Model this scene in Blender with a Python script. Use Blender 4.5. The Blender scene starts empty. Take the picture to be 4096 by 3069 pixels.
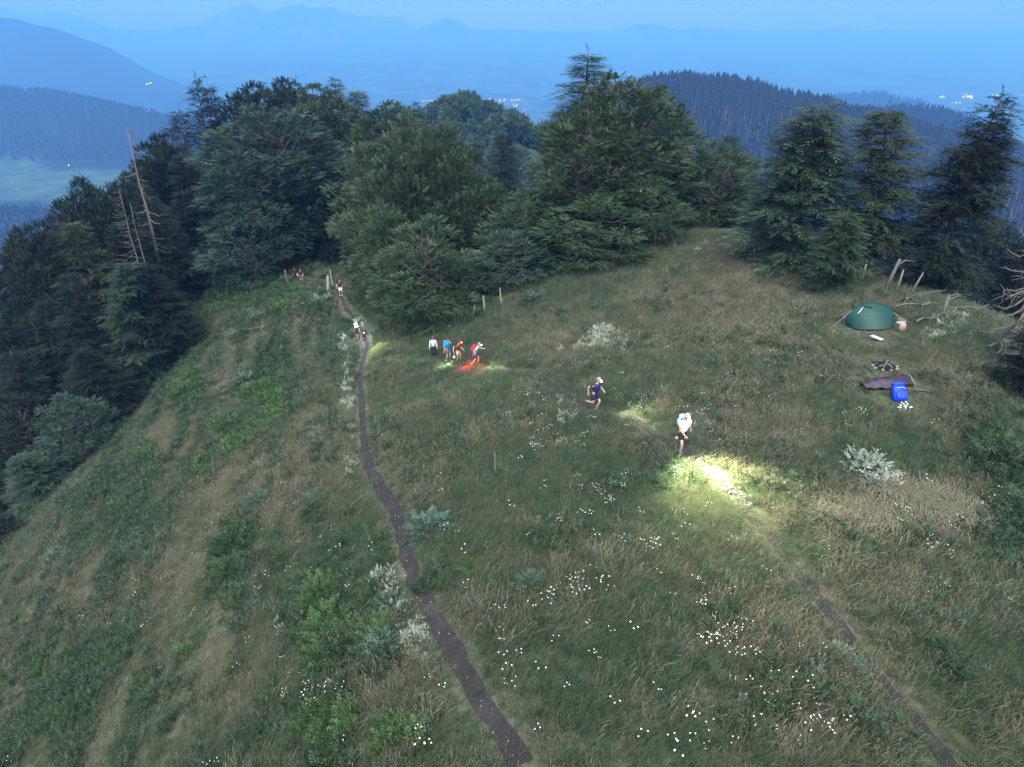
import bpy, bmesh, math, random
import numpy as np
from mathutils import Vector, Matrix

SC = bpy.context.scene
COL = SC.collection
R = math.radians
random.seed(7)
rng = np.random.default_rng(7)

# ------------------------------------------------------------------ camera, light, exposure
PITCH, FPX, CU, CV = R(28.0), 710.0, 512.0, 383.5
cam_d = bpy.data.cameras.new('camera')
cam_d.sensor_width = 36.0
cam_d.lens = 36.0 * FPX / 1024.0
cam_d.clip_start, cam_d.clip_end = 0.5, 60000.0
cam = bpy.data.objects.new('camera', cam_d)
cam.location = (0, 0, 0)
cam.rotation_euler = (R(90) - PITCH, 0, 0)
COL.objects.link(cam)
SC.camera = cam

SUN_EL, SUN_ROT = R(10.0), R(190.0)
world = bpy.data.worlds.new('World')
SC.world = world
world.use_nodes = True
wn = world.node_tree
wn.nodes.clear()
w_out = wn.nodes.new('ShaderNodeOutputWorld')
w_bg = wn.nodes.new('ShaderNodeBackground')
w_sky = wn.nodes.new('ShaderNodeTexSky')
w_sky.sky_type = 'NISHITA'
w_sky.sun_disc = False
w_sky.sun_elevation = SUN_EL
w_sky.sun_rotation = SUN_ROT
w_sky.altitude = 1400
w_sky.air_density = 1.0
w_sky.dust_density = 0.3
w_sky.ozone_density = 4.0
w_bg.inputs["Strength"].default_value = 0.11
wn.links.new(w_sky.outputs[0], w_bg.inputs['Color'])
wn.links.new(w_bg.outputs[0], w_out.inputs['Surface'])

sun_d = bpy.data.lights.new('sun', 'SUN')
sun_d.energy = 3.0
sun_d.angle = R(70)
sun_d.color = (0.93, 0.94, 0.84)
sun = bpy.data.objects.new('sun', sun_d)
COL.objects.link(sun)
_az = SUN_ROT
_sd = Vector((math.sin(_az) * math.cos(R(58)), math.cos(_az) * math.cos(R(58)), math.sin(R(58))))
sun.rotation_euler = (-_sd).to_track_quat('-Z', 'Y').to_euler()

SC.view_settings.view_transform = 'Standard'
SC.view_settings.look = 'None'
SC.view_settings.gamma = 1.0
SC.view_settings.exposure = 1.80
SC.render.engine = 'CYCLES'
cy = SC.cycles
cy.max_bounces = 5
cy.diffuse_bounces = 2
cy.glossy_bounces = 1
cy.transmission_bounces = 2
cy.volume_bounces = 1
cy.transparent_max_bounces = 4
cy.use_denoising = True
cy.caustics_reflective = False
cy.caustics_refractive = False
cy.sample_clamp_indirect = 3.0

HAZE_DENSITY = 0.00036
HAZE_COLOR = (0.066, 0.205, 0.54, 1)
HEADLAMP = 14.0

# ------------------------------------------------------------------ numeric helpers
SI, CO = math.sin(PITCH), math.cos(PITCH)


def ray(u, v):
    a, b = (u - CU) / FPX, (v - CV) / FPX
    return np.array([a, CO - b * SI, -SI - b * CO])


def at(u, v, D):
    return ray(u, v) * D


def project(P):
    P = np.asarray(P, float)
    D = P[..., 1] * CO - P[..., 2] * SI
    U = P[..., 1] * SI + P[..., 2] * CO
    Ds = np.where(D > 0.1, D, 0.1)
    return CU + FPX * P[..., 0] / Ds, CV - FPX * U / Ds, D


def _hash(ix, iy, seed):
    n = (ix.astype(np.int64) * 374761393 + iy.astype(np.int64) * 668265263 + seed * 974634777) & 0x7fffffff
    n = ((n ^ (n >> 13)) * 1274126177) & 0x7fffffff
    return ((n ^ (n >> 16)) & 0xffff) / 65535.0


def vnoise(x, y, seed=0):
    ix, iy = np.floor(x), np.floor(y)
    fx, fy = x - ix, y - iy
    fx, fy = fx * fx * (3 - 2 * fx), fy * fy * (3 - 2 * fy)
    a, b = _hash(ix, iy, seed), _hash(ix + 1, iy, seed)
    c, d = _hash(ix, iy + 1, seed), _hash(ix + 1, iy + 1, seed)
    return (a + (b - a) * fx) * (1 - fy) + (c + (d - c) * fx) * fy


def fbm(x, y, seed=0, octv=4):
    s, amp, tot = 0, 1.0, 0
    for o in range(octv):
        s = s + amp * vnoise(x * 2 ** o + 17.3 * o, y * 2 ** o - 9.1 * o, seed + o)
        tot += amp
        amp *= 0.5
    return s / tot


def sstep(x, a, b):
    t = np.clip((x - a) / (b - a), 0, 1)
    return t * t * (3 - 2 * t)


# ------------------------------------------------------------------ terrain height
_px = [(680, 452, 27.5), (594, 409, 32.5), (475, 365, 50), (364, 347, 66), (340, 296, 76), (302, 282, 86), (868, 328, 38),
       (897, 392, 31), (700, 236, 58), (484, 307, 58), (560, 290, 57), (650, 262, 57), (860, 280, 46), (930, 300, 42),
       (1000, 345, 36), (1024, 500, 25), (1024, 767, 15.5), (512, 767, 13.7), (403, 541, 24), (361, 439, 38), (363, 370, 57),
       (512, 520, 24), (512, 450, 31), (0, 767, 30), (0, 560, 52), (100, 450, 68), (150, 380, 82), (190, 300, 94), (225, 272, 100),
       (290, 285, 86), (200, 600, 31), (250, 420, 57), (300, 500, 34), (200, 767, 20.5), (760, 600, 18.6), (780, 300, 46)]
_cp = [tuple(at(*p)) for p in _px]
_cp += [(0, -12, -12.5), (-18, -10, -25), (18, -10, -14), (42, 40, -25), (36, 15, -20), (48, -5, -28), (33, 62, -25), (36, 78, -36), (15, 75, -23),
        (0, 78, -27), (0, 100, -35), (22, 105, -38), (-25, 105, -33), (-28, 135, -36), (-62, 50, -60), (-64, 92, -60), (-60, 20, -58),
        (-45, 0, -46), (-50, 125, -52), (5, 135, -46)]
_cp = np.array(_cp)


def _tps_k(r2):
    return 0.5 * r2 * np.log(r2 + 1e-9)


def _tps_fit(C, lam):
    n = len(C)
    r2 = ((C[:, None, :2] - C[None, :, :2]) ** 2).sum(-1)
    A = np.zeros((n + 3, n + 3))
    A[:n, :n] = _tps_k(r2) + lam * np.eye(n)
    A[:n, n] = 1
    A[:n, n + 1:] = C[:, :2]
    A[n:, :n] = A[:n, n:].T
    return np.linalg.solve(A, np.concatenate([C[:, 2], [0, 0, 0]]))


_W = _tps_fit(_cp, 8.0)


def tps(x, y):
    s = _W[-3] + _W[-2] * x + _W[-1] * y
    for (cx, cy_, _), w in zip(_cp, _W[:-3]):
        s = s + w * _tps_k((x - cx) ** 2 + (y - cy_) ** 2)
    return s


def ridge(x, y, pts, slope, rnd):
    best = np.full(np.shape(x), -1e9)
    for (x0, y0, z0), (x1, y1, z1) in zip(pts[:-1], pts[1:]):
        dx, dy = x1 - x0, y1 - y0
        t = np.clip(((x - x0) * dx + (y - y0) * dy) / (dx * dx + dy * dy), 0, 1)
        d = np.hypot(x - x0 - t * dx, y - y0 - t * dy)
        best = np.maximum(best, z0 + t * (z1 - z0) - slope * (np.sqrt(d * d + rnd * rnd) - rnd))
    return best


def crest(lst, D, dz=0.0):
    out = []
    for p in lst:
        q = at(p[0], p[1], p[2] if len(p) > 2 else D)
        out.append((q[0], q[1], q[2] + dz))
    return out


RIDGES = {
    'link': ([(2, 130, -48), (0, 200, -78), (-8, 300, -88), (-20, 372, -62)], 0.62, 12, 3),
    'knoll': (crest([(436, 126, 352), (450, 108, 355), (466, 99, 355), (490, 112, 350), (525, 128, 350), (560, 146, 345), (610, 190, 330)], 0, -8), 0.75, 14, 5),
    'right_hill': (crest([(610, 125, 1050), (652, 84, 1000), (664, 76, 1000), (690, 71, 1000), (740, 77, 1000), (800, 92, 990), (860, 108, 980), (912, 124, 960), (945, 150, 930), (1040, 190, 800)], 0, -13), 0.55, 60, 30),
    'right_front': ([(150, 420, -150), (330, 620, -250), (420, 800, -230)], 0.5, 40, 14),
    'bump': (crest([(885, 122, 1500), (908, 112, 1500), (930, 113, 1500), (955, 122, 1480), (985, 150, 1400)], 0), 0.6, 50, 20),
    'right_low': (crest([(975, 150, 1250), (1010, 152, 1200), (1080, 165, 1100)], 0), 0.5, 60, 25),
    'far_low': (crest([(815, 105), (850, 97), (873, 96), (905, 102), (930, 110)], 3600), 0.4, 120, 40),
    'left_hill': (crest([(-160, 70, 2500), (0, 88, 2500), (40, 92, 2500), (80, 103, 2500), (120, 113, 2450), (150, 124, 2400), (170, 132, 2350), (200, 146, 2200)], 0), 0.42, 120, 45),
    'left_front': (crest([(-200, 200, 1300), (0, 218, 1250), (60, 222, 1150), (110, 250, 1000)], 0), 0.4, 60, 22),
    'left_mount': (crest([(-200, -10, 5600), (0, 24, 5600), (40, 35, 5500), (75, 52, 5400), (110, 68, 5300), (150, 90, 5100), (195, 108, 4900)], 0), 0.50, 150, 120),
    'left_far': (crest([(-100, -2), (0, 9), (30, 8), (55, 12), (90, 24), (130, 42), (190, 66), (250, 88)], 15000), 0.40, 400, 260),
    'massif': (crest([(190, 60), (235, 28), (258, 8), (290, 4), (330, 9), (360, 17), (400, 22), (440, 19), (480, 24), (520, 36), (600, 52)], 16500), 0.38, 300, 330),
    'far_right': (crest([(560, 40), (650, 22), (690, 26), (760, 34), (850, 30), (950, 40), (1024, 34), (1200, 30)], 19000), 0.32, 400, 300),
}
SPURS = [(300, 8, 16500, 220, 60), (400, 22, 16500, 470, 70), (60, 12, 15000, 130, 80), (110, 68, 5300, 20, 110)]


def far_height(x, y, mask=False):
    base = -430 - 270 * sstep(y, 3000, 4300) - 60 * sstep(x, -200, 600) * sstep(y, 800, 2000)
    base = base + 14 * (fbm(x / 400, y / 400, 40) - .5) + 50 * sstep(y, 21000, 24000)
    h = base
    rug = fbm(x / 90, y / 90, 3, 5) - .5
    rug2 = fbm(x / 700, y / 700, 9, 5) - .5
    which = np.zeros(np.shape(x))
    for i, (k, (pts, sl, rnd, nz)) in enumerate(RIDGES.items()):
        r = ridge(x, y, pts, sl, rnd)
        r = r + nz * (rug if nz < 60 else rug2 * 2.0 + rug * .4) * 1.0
        which = np.where(r > h, i + 1, which)
        h = np.maximum(h, r)
    for (u0, v0, D0, u1, v1) in SPURS:
        p0, p1 = at(u0, v0 + 3, D0), at(u1, v1 + 30, D0 * .80)
        h = np.maximum(h, ridge(x, y, [tuple(p0), tuple(p1)], .5, 120) + 120 * rug2)
    return (h, which) if mask else h


SPUR_GRASS = [(p[0], p[1], 0.0) for p in (at(526, 146, 345), at(545, 158, 335), at(562, 170, 325))]


def height_raw(x, y):
    x, y = np.asarray(x, float), np.asarray(y, float)
    cx, cy_ = -6.0, 55.0
    e = np.hypot((x - cx) / 62.0, (y - cy_) / 88.0)
    s = 1.0 / np.maximum(e, 1.0)
    xi, yi = cx + (x - cx) * s, cy_ + (y - cy_) * s
    n = tps(xi, yi)
    out = np.hypot(x - xi, y - yi)
    n = n - 0.62 * out
    # terracettes on the left slope, parallel to the trail
    c = x * .97 + y * .25
    left = sstep(-c, -3, 6) * (1 - sstep(e, .9, 1.2))
    wob = fbm(x / 9, y / 9, 21, 3) * 5.5
    n = n + left * 0.13 * np.sin(c * 3.4 + wob * 1.3) * (0.3 + fbm(x / 6, y / 14, 5, 2))
    n = n + (fbm(x / 5, y / 5, 2, 4) - .5) * (0.55 + out * .06)
    return np.maximum(n, far_height(x, y)) if out.max() > 1 else n


def axis(lo, hi, fine_lo, fine_hi, st, g):
    core = list(np.arange(fine_lo, fine_hi, st))
    a, s = fine_lo, st
    left = []
    while a > lo:
        s *= g
        a -= s
        left.append(a)
    b, s = core[-1], st
    right = []
    while b < hi:
        s *= g
        b += s
        right.append(b)
    return np.array(left[::-1] + core + right)


XS = axis(-15500, 16500, -48, 40, 0.45, 1.028)
YS = axis(-60, 25500, 0, 112, 0.45, 1.028)
GX, GY = np.meshgrid(XS, YS)
GZ = height_raw(GX.ravel(), GY.ravel()).reshape(GX.shape)


def gz(x, y):
    x, y = np.asarray(x, float), np.asarray(y, float)
    i = np.clip(np.searchsorted(XS, x) - 1, 0, len(XS) - 2)
    j = np.clip(np.searchsorted(YS, y) - 1, 0, len(YS) - 2)
    fx = (x - XS[i]) / (XS[i + 1] - XS[i])
    fy = (y - YS[j]) / (YS[j + 1] - YS[j])
    return (GZ[j, i] * (1 - fx) + GZ[j, i + 1] * fx) * (1 - fy) + (GZ[j + 1, i] * (1 - fx) + GZ[j + 1, i + 1] * fx) * fy


def ground(u, v, dmin=8.0, dmax=400.0):
    """where the view line through a picture point meets the ground"""
    d = ray(u, v)
    t = np.geomspace(dmin, dmax, 1500)
    P = t[:, None] * d
    under = P[:, 2] < gz(P[:, 0], P[:, 1])
    k = int(np.argmax(under)) if under.any() else len(t) - 1
    return Vector(P[k])


# ------------------------------------------------------------------ material helpers
def new_mat(name):
    m = bpy.data.materials.new(name)
    m.use_nodes = True
    nt = m.node_tree
    b = nt.nodes['Principled BSDF']
    b.inputs['Specular IOR Level'].default_value = 0.25
    return m, nt, b


def node(nt, t, **kw):
    n = nt.nodes.new(t)
    for k, v in kw.items():
        if k in n.inputs:
            n.inputs[k].default_value = v
        else:
            setattr(n, k, v)
    return n


def ramp(nt, fac, stops):
    r = nt.nodes.new('ShaderNodeValToRGB')
    e = r.color_ramp.elements
    while len(e) < len(stops):
        e.new(.5)
    for el, (p, c) in zip(e, stops):
        el.position = p
        el.color = (*c, 1)
    nt.links.new(fac, r.inputs[0])
    return r.outputs[0]


def mixc(nt, fac, a, b, mode='MIX'):
    m = nt.nodes.new('ShaderNodeMix')
    m.data_type = 'RGBA'
    m.blend_type = mode
    for s, v in ((m.inputs[0], fac), (m.inputs[6], a), (m.inputs[7], b)):
        if hasattr(v, 'links'):
            nt.links.new(v, s)
        else:
            s.default_value = v if not isinstance(v, tuple) else (*v, 1)
    return m.outputs[2]


def noise(nt, scale, detail=4, vec=None, rough=.6):
    n = node(nt, 'ShaderNodeTexNoise', Scale=scale, Detail=detail, Roughness=rough)
    if vec is not None:
        nt.links.new(vec, n.inputs['Vector'])
    return n.outputs[0]


def geo_pos(nt):
    return nt.nodes.new('ShaderNodeNewGeometry').outputs['Position']


def stretched(nt, rot, sc):
    m = nt.nodes.new('ShaderNodeMapping')
    nt.links.new(geo_pos(nt), m.inputs['Vector'])
    m.inputs['Rotation'].default_value = (0, 0, rot)
    m.inputs['Scale'].default_value = sc
    return m.outputs[0]


def plain(name, col, rough=.75, var=.25, scale=14, metal=0.0):
    m, nt, b = new_mat(name)
    n = noise(nt, scale, 3)
    c = ramp(nt, n, [(.3, tuple(x * (1 - var) for x in col)), (.7, tuple(min(1, x * (1 + var)) for x in col))])
    nt.links.new(c, b.inputs['Base Color'])
    b.inputs['Roughness'].default_value = rough
    b.inputs['Metallic'].default_value = metal
    return m


def foliage(name, dark, mid, light, transl=.25, patch=.35, rough=.7, tan=None):
    """leaf colour: per-leaf tint, per-plant hue, and slow patches over the land"""
    m, nt, b = new_mat(name)
    att = node(nt, 'ShaderNodeAttribute', attribute_name='tint')
    oi = nt.nodes.new('ShaderNodeObjectInfo')
    p = geo_pos(nt)
    n = noise(nt, patch, 3, p)
    s = node(nt, 'ShaderNodeMath', operation='ADD')
    nt.links.new(att.outputs['Fac'], s.inputs[0])
    nt.links.new(n, s.inputs[1])
    s2 = node(nt, 'ShaderNodeMath', operation='MULTIPLY_ADD')
    nt.links.new(oi.outputs['Random'], s2.inputs[0])
    s2.inputs[1].default_value = .35
    nt.links.new(s.outputs[0], s2.inputs[2])
    s3 = node(nt, 'ShaderNodeMath', operation='MULTIPLY')
    nt.links.new(s2.outputs[0], s3.inputs[0])
    s3.inputs[1].default_value = .43
    c = ramp(nt, s3.outputs[0], [(.25, dark), (.5, mid), (.8, light)])
    if tan:
        tn = noise(nt, .22, 4, p, .65)
        f = ramp(nt, tn, [(.48, (0, 0, 0)), (.64, (1, 1, 1))])
        c = mixc(nt, f, c, tan)
    nt.links.new(c, b.inputs['Base Color'])
    b.inputs['Roughness'].default_value = rough
    if transl:
        tr = nt.nodes.new('ShaderNodeBsdfTranslucent')
        nt.links.new(c, tr.inputs['Color'])
        mx = nt.nodes.new('ShaderNodeMixShader')
        mx.inputs[0].default_value = transl
        nt.links.new(b.outputs[0], mx.inputs[1])
        nt.links.new(tr.outputs[0], mx.inputs[2])
        nt.links.new(mx.outputs[0], nt.nodes['Material Output'].inputs['Surface'])
    return m


M = {}
M['beech_leaf'] = foliage('beech_leaves', (.016, .034, .018), (.038, .068, .032), (.085, .115, .062), .2)
M['beech_leaf_blue'] = foliage('blue_green_leaves', (.014, .034, .026), (.035, .07, .054), (.085, .13, .10), .2)
M['beech_leaf_olive'] = foliage('olive_leaves', (.018, .033, .017), (.044, .068, .036), (.095, .115, .066), .2)
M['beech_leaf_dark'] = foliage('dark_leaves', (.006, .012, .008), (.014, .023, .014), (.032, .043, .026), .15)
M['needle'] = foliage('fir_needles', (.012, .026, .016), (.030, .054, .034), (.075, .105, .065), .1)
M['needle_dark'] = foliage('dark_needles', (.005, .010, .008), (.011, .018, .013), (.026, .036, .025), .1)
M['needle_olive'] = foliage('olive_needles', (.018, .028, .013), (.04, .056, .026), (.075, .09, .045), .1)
M['bark'] = plain('grey_bark', (.075, .066, .056), .9, .4, 6)
M['bark_red'] = plain('reddish_bark', (.065, .045, .036), .9, .4, 6)
M['bark_dead'] = plain('bleached_dead_wood', (.105, .095, .085), .85, .35, 5)
M['post'] = plain('weathered_post_wood', (.24, .22, .19), .85, .3, 9)
M['grass'] = foliage('grass_green', (.040, .070, .040), (.070, .108, .062), (.118, .160, .098), .3, .5, tan=(.122, .134, .086))
M['grass_dry'] = foliage('grass_dry', (.10, .094, .064), (.175, .158, .112), (.29, .255, .19), .25, .4)
M['herb'] = foliage('herb_green', (.015, .034, .018), (.034, .062, .032), (.07, .105, .052), .25, .5)
M['herb_bright'] = foliage('fern_green', (.02, .048, .018), (.045, .09, .032), (.085, .15, .055), .3, .5)
M['herb_blue'] = foliage('blue_green_herb', (.025, .055, .038), (.055, .10, .072), (.11, .17, .13), .2, .5)
M['herb_pale'] = foliage('pale_flowering_herb', (.16, .20, .15), (.30, .34, .27), (.48, .50, .43), .2, .5)
M['petal'] = plain('white_petals', (.60, .60, .56), .7, .1)
M['petal_yellow'] = plain('yellow_petals', (.7, .55, .05), .7, .1)
M['stone'] = plain('pale_stone', (.20, .19, .17), .85, .35, 8)
M['far_tree'] = foliage('far_conifers', (.006, .008, .008), (.010, .013, .011), (.018, .020, .016), 0, .02)
M['far_leafy'] = foliage('far_broadleaf', (.016, .032, .018), (.032, .06, .03), (.06, .09, .045), 0, .03)
M['far_dead'] = plain('far_dead_trunks', (.16, .12, .12), .9)


def ground_material():
    m, nt, b = new_mat('meadow_soil_and_turf')
    p = geo_pos(nt)
    band = noise(nt, .55, 4, stretched(nt, -0.25, (1.0, .16, 1)), .6)
    big = noise(nt, .16, 5, p, .65)
    fine = noise(nt, 4.5, 5, p, .7)
    c1 = ramp(nt, big, [(.36, (.042, .056, .032)), (.5, (.066, .080, .046)), (.64, (.115, .108, .074))])
    c2 = ramp(nt, band, [(.36, (.038, .052, .031)), (.5, (.066, .078, .048)), (.64, (.135, .122, .086))])
    c = mixc(nt, .5, c1, c2)
    c3 = ramp(nt, fine, [(.3, (.35, .35, .35)), (.7, (1.35, 1.35, 1.3))])
    c = mixc(nt, 1.0, c, c3, 'MULTIPLY')
    nt.links.new(c, b.inputs['Base Color'])
    b.inputs['Roughness'].default_value = .95
    bp = node(nt, 'ShaderNodeBump', Strength=.8, Distance=.08)
    nt.links.new(fine, bp.inputs['Height'])
    nt.links.new(bp.outputs[0], b.inputs['Normal'])
    return m


def hill_material():
    m, nt, b = new_mat('wooded_hills_and_fields')
    p = geo_pos(nt)
    att = node(nt, 'ShaderNodeAttribute', attribute_name='cover')
    woods = ramp(nt, noise(nt, .05, 5, p, .75), [(.3, (.006, .009, .007)), (.7, (.016, .019, .013))])
    field = ramp(nt, noise(nt, .014, 5, p, .7), [(.35, (.015, .04, .03)), (.5, (.035, .07, .05)), (.65, (.06, .10, .07))])
    rock = ramp(nt, noise(nt, .004, 6, p, .7), [(.4, (.03, .04, .03)), (.55, (.13, .11, .10))])
    sep = nt.nodes.new('ShaderNodeSeparateColor')
    nt.links.new(att.outputs['Color'], sep.inputs[0])
    c = mixc(nt, sep.outputs[0], woods, field)
    c = mixc(nt, sep.outputs[1], c, rock)
    nt.links.new(c, b.inputs['Base Color'])
    b.inputs['Roughness'].default_value = 1
    return m


def path_material():
    m, nt, b = new_mat('trodden_dark_earth')
    p = geo_pos(nt)
    f = noise(nt, 1.3, 5, p, .7)
    g = noise(nt, 22, 3, p, .7)
    c = ramp(nt, f, [(.3, (.019, .017, .018)), (.55, (.034, .029, .030)), (.75, (.066, .050, .046))])
    c = mixc(nt, 1.0, c, ramp(nt, g, [(.3, (.6, .6, .6)), (.72, (1.5, 1.5, 1.5))]), 'MULTIPLY')
    nt.links.new(c, b.inputs['Base Color'])
    b.inputs['Roughness'].default_value = .95
    bp = node(nt, 'ShaderNodeBump', Strength=.7, Distance=.04)
    nt.links.new(g, bp.inputs['Height'])
    nt.links.new(bp.outputs[0], b.inputs['Normal'])
    return m


M['ground'], M['hills'], M['path'] = ground_material(), hill_material(), path_material()


def emit(name, col, st):
    m = bpy.data.materials.new(name)
    m.use_nodes = True
    nt = m.node_tree
    nt.nodes.clear()
    e = node(nt, 'ShaderNodeEmission', Color=(*col, 1), Strength=st)
    o = nt.nodes.new('ShaderNodeOutputMaterial')
    nt.links.new(e.outputs[0], o.inputs[0])
    return m


# ------------------------------------------------------------------ mesh helpers
def mesh_np(name, V, F, mat, tint=None, smooth=False):
    me = bpy.data.meshes.new(name)
    V, F = np.asarray(V, np.float32), np.asarray(F, np.int32)
    k = F.shape[1]
    me.vertices.add(len(V))
    me.vertices.foreach_set('co', V.ravel())
    me.loops.add(F.size)
    me.loops.foreach_set('vertex_index', F.ravel())
    me.polygons.add(len(F))
    me.polygons.foreach_set('loop_start', np.arange(0, F.size, k, dtype=np.int32))
    me.polygons.foreach_set('loop_total', np.full(len(F), k, np.int32))
    if smooth:
        me.polygons.foreach_set('use_smooth', np.ones(len(F), bool))
    if tint is not None:
        a = me.attributes.new('tint', 'FLOAT', 'POINT')
        a.data.foreach_set('value', np.asarray(tint, np.float32))
    me.update(calc_edges=True)
    if mat:
        me.materials.append(mat)
    return me


def link(name, data, parent=None, loc=None, **props):
    o = bpy.data.objects.new(name, data)
    COL.objects.link(o)
    if parent:
        o.parent = parent
    if loc is not None:
        o.location = loc
    for k, v in props.items():
        if v is not None:
            o[k] = v
    return o


def thing(name, label, cat, loc=(0, 0, 0), rz=0, group=None, data=None):
    o = link(name, data, None, loc, label=label, category=cat, group=group)
    o.rotation_euler = (0, 0, rz)
    return o


class MB:
    """collects quads / tris of tubes, boxes and blobs"""

    def __init__(s):
        s.v, s.f, s.n = [], [], 0

    def add(s, V, F):
        s.v.append(np.asarray(V, float))
        for f in F:
            s.f.append(tuple(i + s.n for i in f))
        s.n += len(V)
        return s

    def tube(s, pts, rad, sides=6, cap=True):
        P = np.asarray(pts, float)
        r = np.broadcast_to(np.asarray(rad, float), (len(P),))
        T = np.gradient(P, axis=0)
        T /= np.linalg.norm(T, axis=1)[:, None] + 1e-9
        ref = np.array([0, 0, 1.0]) if abs(T[0][2]) < .8 else np.array([1.0, 0, 0])
        V = []
        for i in range(len(P)):
            a = np.cross(T[i], ref)
            a /= np.linalg.norm(a) + 1e-9
            b = np.cross(T[i], a)
            ref = np.cross(a, T[i])
            for k in range(sides):
                th = 2 * math.pi * k / sides
                V.append(P[i] + r[i] * (math.cos(th) * a + math.sin(th) * b))
        F = []
        for i in range(len(P) - 1):
            for k in range(sides):
                k2 = (k + 1) % sides
                F.append((i * sides + k, i * sides + k2, (i + 1) * sides + k2, (i + 1) * sides + k))
        if cap:
            F.append(tuple(range(sides))[::-1])
            F.append(tuple((len(P) - 1) * sides + k for k in range(sides)))
        return s.add(V, F)

    def blob(s, c, r, rot=None, jit=0.0, seg=10, rings=6, seed=0):
        rr = np.random.default_rng(seed)
        V = [(0, 0, 1)]
        for i in range(1, rings):
            ph = math.pi * i / rings
            for k in range(seg):
                th = 2 * math.pi * k / seg
                V.append((math.sin(ph) * math.cos(th), math.sin(ph) * math.sin(th), math.cos(ph)))
        V.append((0, 0, -1))
        V = np.array(V)
        V = V * (1 + jit * (rr.random((len(V), 1)) - .5))
        V = V * np.asarray(r, float)
        if rot is not None:
            V = V @ np.array(Matrix.Rotation(rot, 3, 'Z')).T
        V = V + np.asarray(c, float)
        F = []
        for k in range(seg):
            F.append((0, 1 + k, 1 + (k + 1) % seg))
        for i in range(rings - 2):
            for k in range(seg):
                a, b = 1 + i * seg + k, 1 + i * seg + (k + 1) % seg
                F.append((a, a + seg, b + seg, b))
        e = len(V) - 1
        for k in range(seg):
            F.append((e, 1 + (rings - 2) * seg + (k + 1) % seg, 1 + (rings - 2) * seg + k))
        return s.add(V, F)

    def box(s, c, d, rz=0.0, taper=1.0):
        hx, hy, hz = d[0] / 2, d[1] / 2, d[2] / 2
        V = np.array([(-hx, -hy, -hz), (hx, -hy, -hz), (hx, hy, -hz), (-hx, hy, -hz),
                      (-hx * taper, -hy * taper, hz), (hx * taper, -hy * taper, hz), (hx * taper, hy * taper, hz), (-hx * taper, hy * taper, hz)])
        V = V @ np.array(Matrix.Rotation(rz, 3, 'Z')).T + np.asarray(c, float)
        return s.add(V, [(0, 3, 2, 1), (4, 5, 6, 7), (0, 1, 5, 4), (1, 2, 6, 5), (2, 3, 7, 6), (3, 0, 4, 7)])

    def mesh(s, name, mat, smooth=True):
        me = bpy.data.meshes.new(name)
        V = np.concatenate(s.v)
        me.from_pydata([tuple(v) for v in V], [], s.f)
        if smooth:
            me.polygons.foreach_set('use_smooth', np.ones(len(me.polygons), bool))
        if mat:
            me.materials.append(mat)
        me.update()
        return me


# ------------------------------------------------------------------ the land
def build_terrain():
    ny, nx = GX.shape
    V = np.stack([GX.ravel(), GY.ravel(), GZ.ravel()], 1)
    j, i = np.meshgrid(np.arange(ny - 1), np.arange(nx - 1), indexing='ij')
    a = (j * nx + i).ravel()
    F = np.stack([a, a + 1, a + nx + 1, a + nx], 1)
    cxm, cym = V[F].mean(1)[:, 0], V[F].mean(1)[:, 1]
    near = np.hypot((cxm + 6) / 85.0, (cym - 55) / 110.0) < 1
    for nm, sel, mat in (('ground', near, M['ground']), ('hills', ~near, M['hills'])):
        f = F[sel]
        used, inv = np.unique(f, return_inverse=True)
        me = mesh_np(nm, V[used], inv.reshape(f.shape), mat, smooth=True)
        if nm == 'hills':
            P = V[used]
            x, y, z = P[:, 0], P[:, 1], P[:, 2]
            h, wh = far_height(x, y, True)
            keys = list(RIDGES)
            valley = (wh == 0) * sstep(y, 900, 1300)
            patch = fbm(x / 260, y / 140, 77, 3)
            fld = valley * sstep(patch, .40, .52)
            fld = np.maximum(fld, sstep(ridge(x, y, SPUR_GRASS, 1.0, 1) * 1.0, -9, -5))
            fld = np.maximum(fld, (wh == keys.index('bump') + 1) * sstep(-z, 235, 262) * sstep(x, 850, 900) * .9)
            fld = np.maximum(fld, (wh == keys.index('left_front') + 1) * sstep(y, 1330, 1480))
            rk = ((wh == keys.index('massif') + 1) | (wh == keys.index('far_right') + 1)) * sstep(fbm(x / 900, y / 500, 8, 3), .45, .6) * 1.0
            at_ = me.attributes.new('cover', 'FLOAT_COLOR', 'POINT')
            at_.data.foreach_set('color', np.stack([fld, rk, rk * 0, rk * 0 + 1], 1).astype(np.float32).ravel())
        link(nm, me, kind='structure')


build_terrain()

# haze: one closed box of even, pale air round the whole scene
hz, hn = bpy.data.materials.new('haze_air'), None
hz.use_nodes = True
hn = hz.node_tree
hn.nodes.clear()
pv = hn.nodes.new('ShaderNodeVolumePrincipled')
pv.inputs['Color'].default_value = HAZE_COLOR
pv.inputs['Density'].default_value = HAZE_DENSITY
pv.inputs['Absorption Color'].default_value = (.50, .50, .50, 1)
ho = hn.nodes.new('ShaderNodeOutputMaterial')
hn.links.new(pv.outputs[0], ho.inputs['Volume'])
_top, _bot = max(60.0, GZ.max() + 30), GZ.min() - 5
_mb = MB().box(((XS[0] + XS[-1]) / 2, (YS[0] + YS[-1]) / 2, (_top + _bot) / 2), (XS[-1] - XS[0] + 200, YS[-1] - YS[0] + 200, _top - _bot))
link('haze', _mb.mesh('haze', hz, False), kind='stuff')

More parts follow.
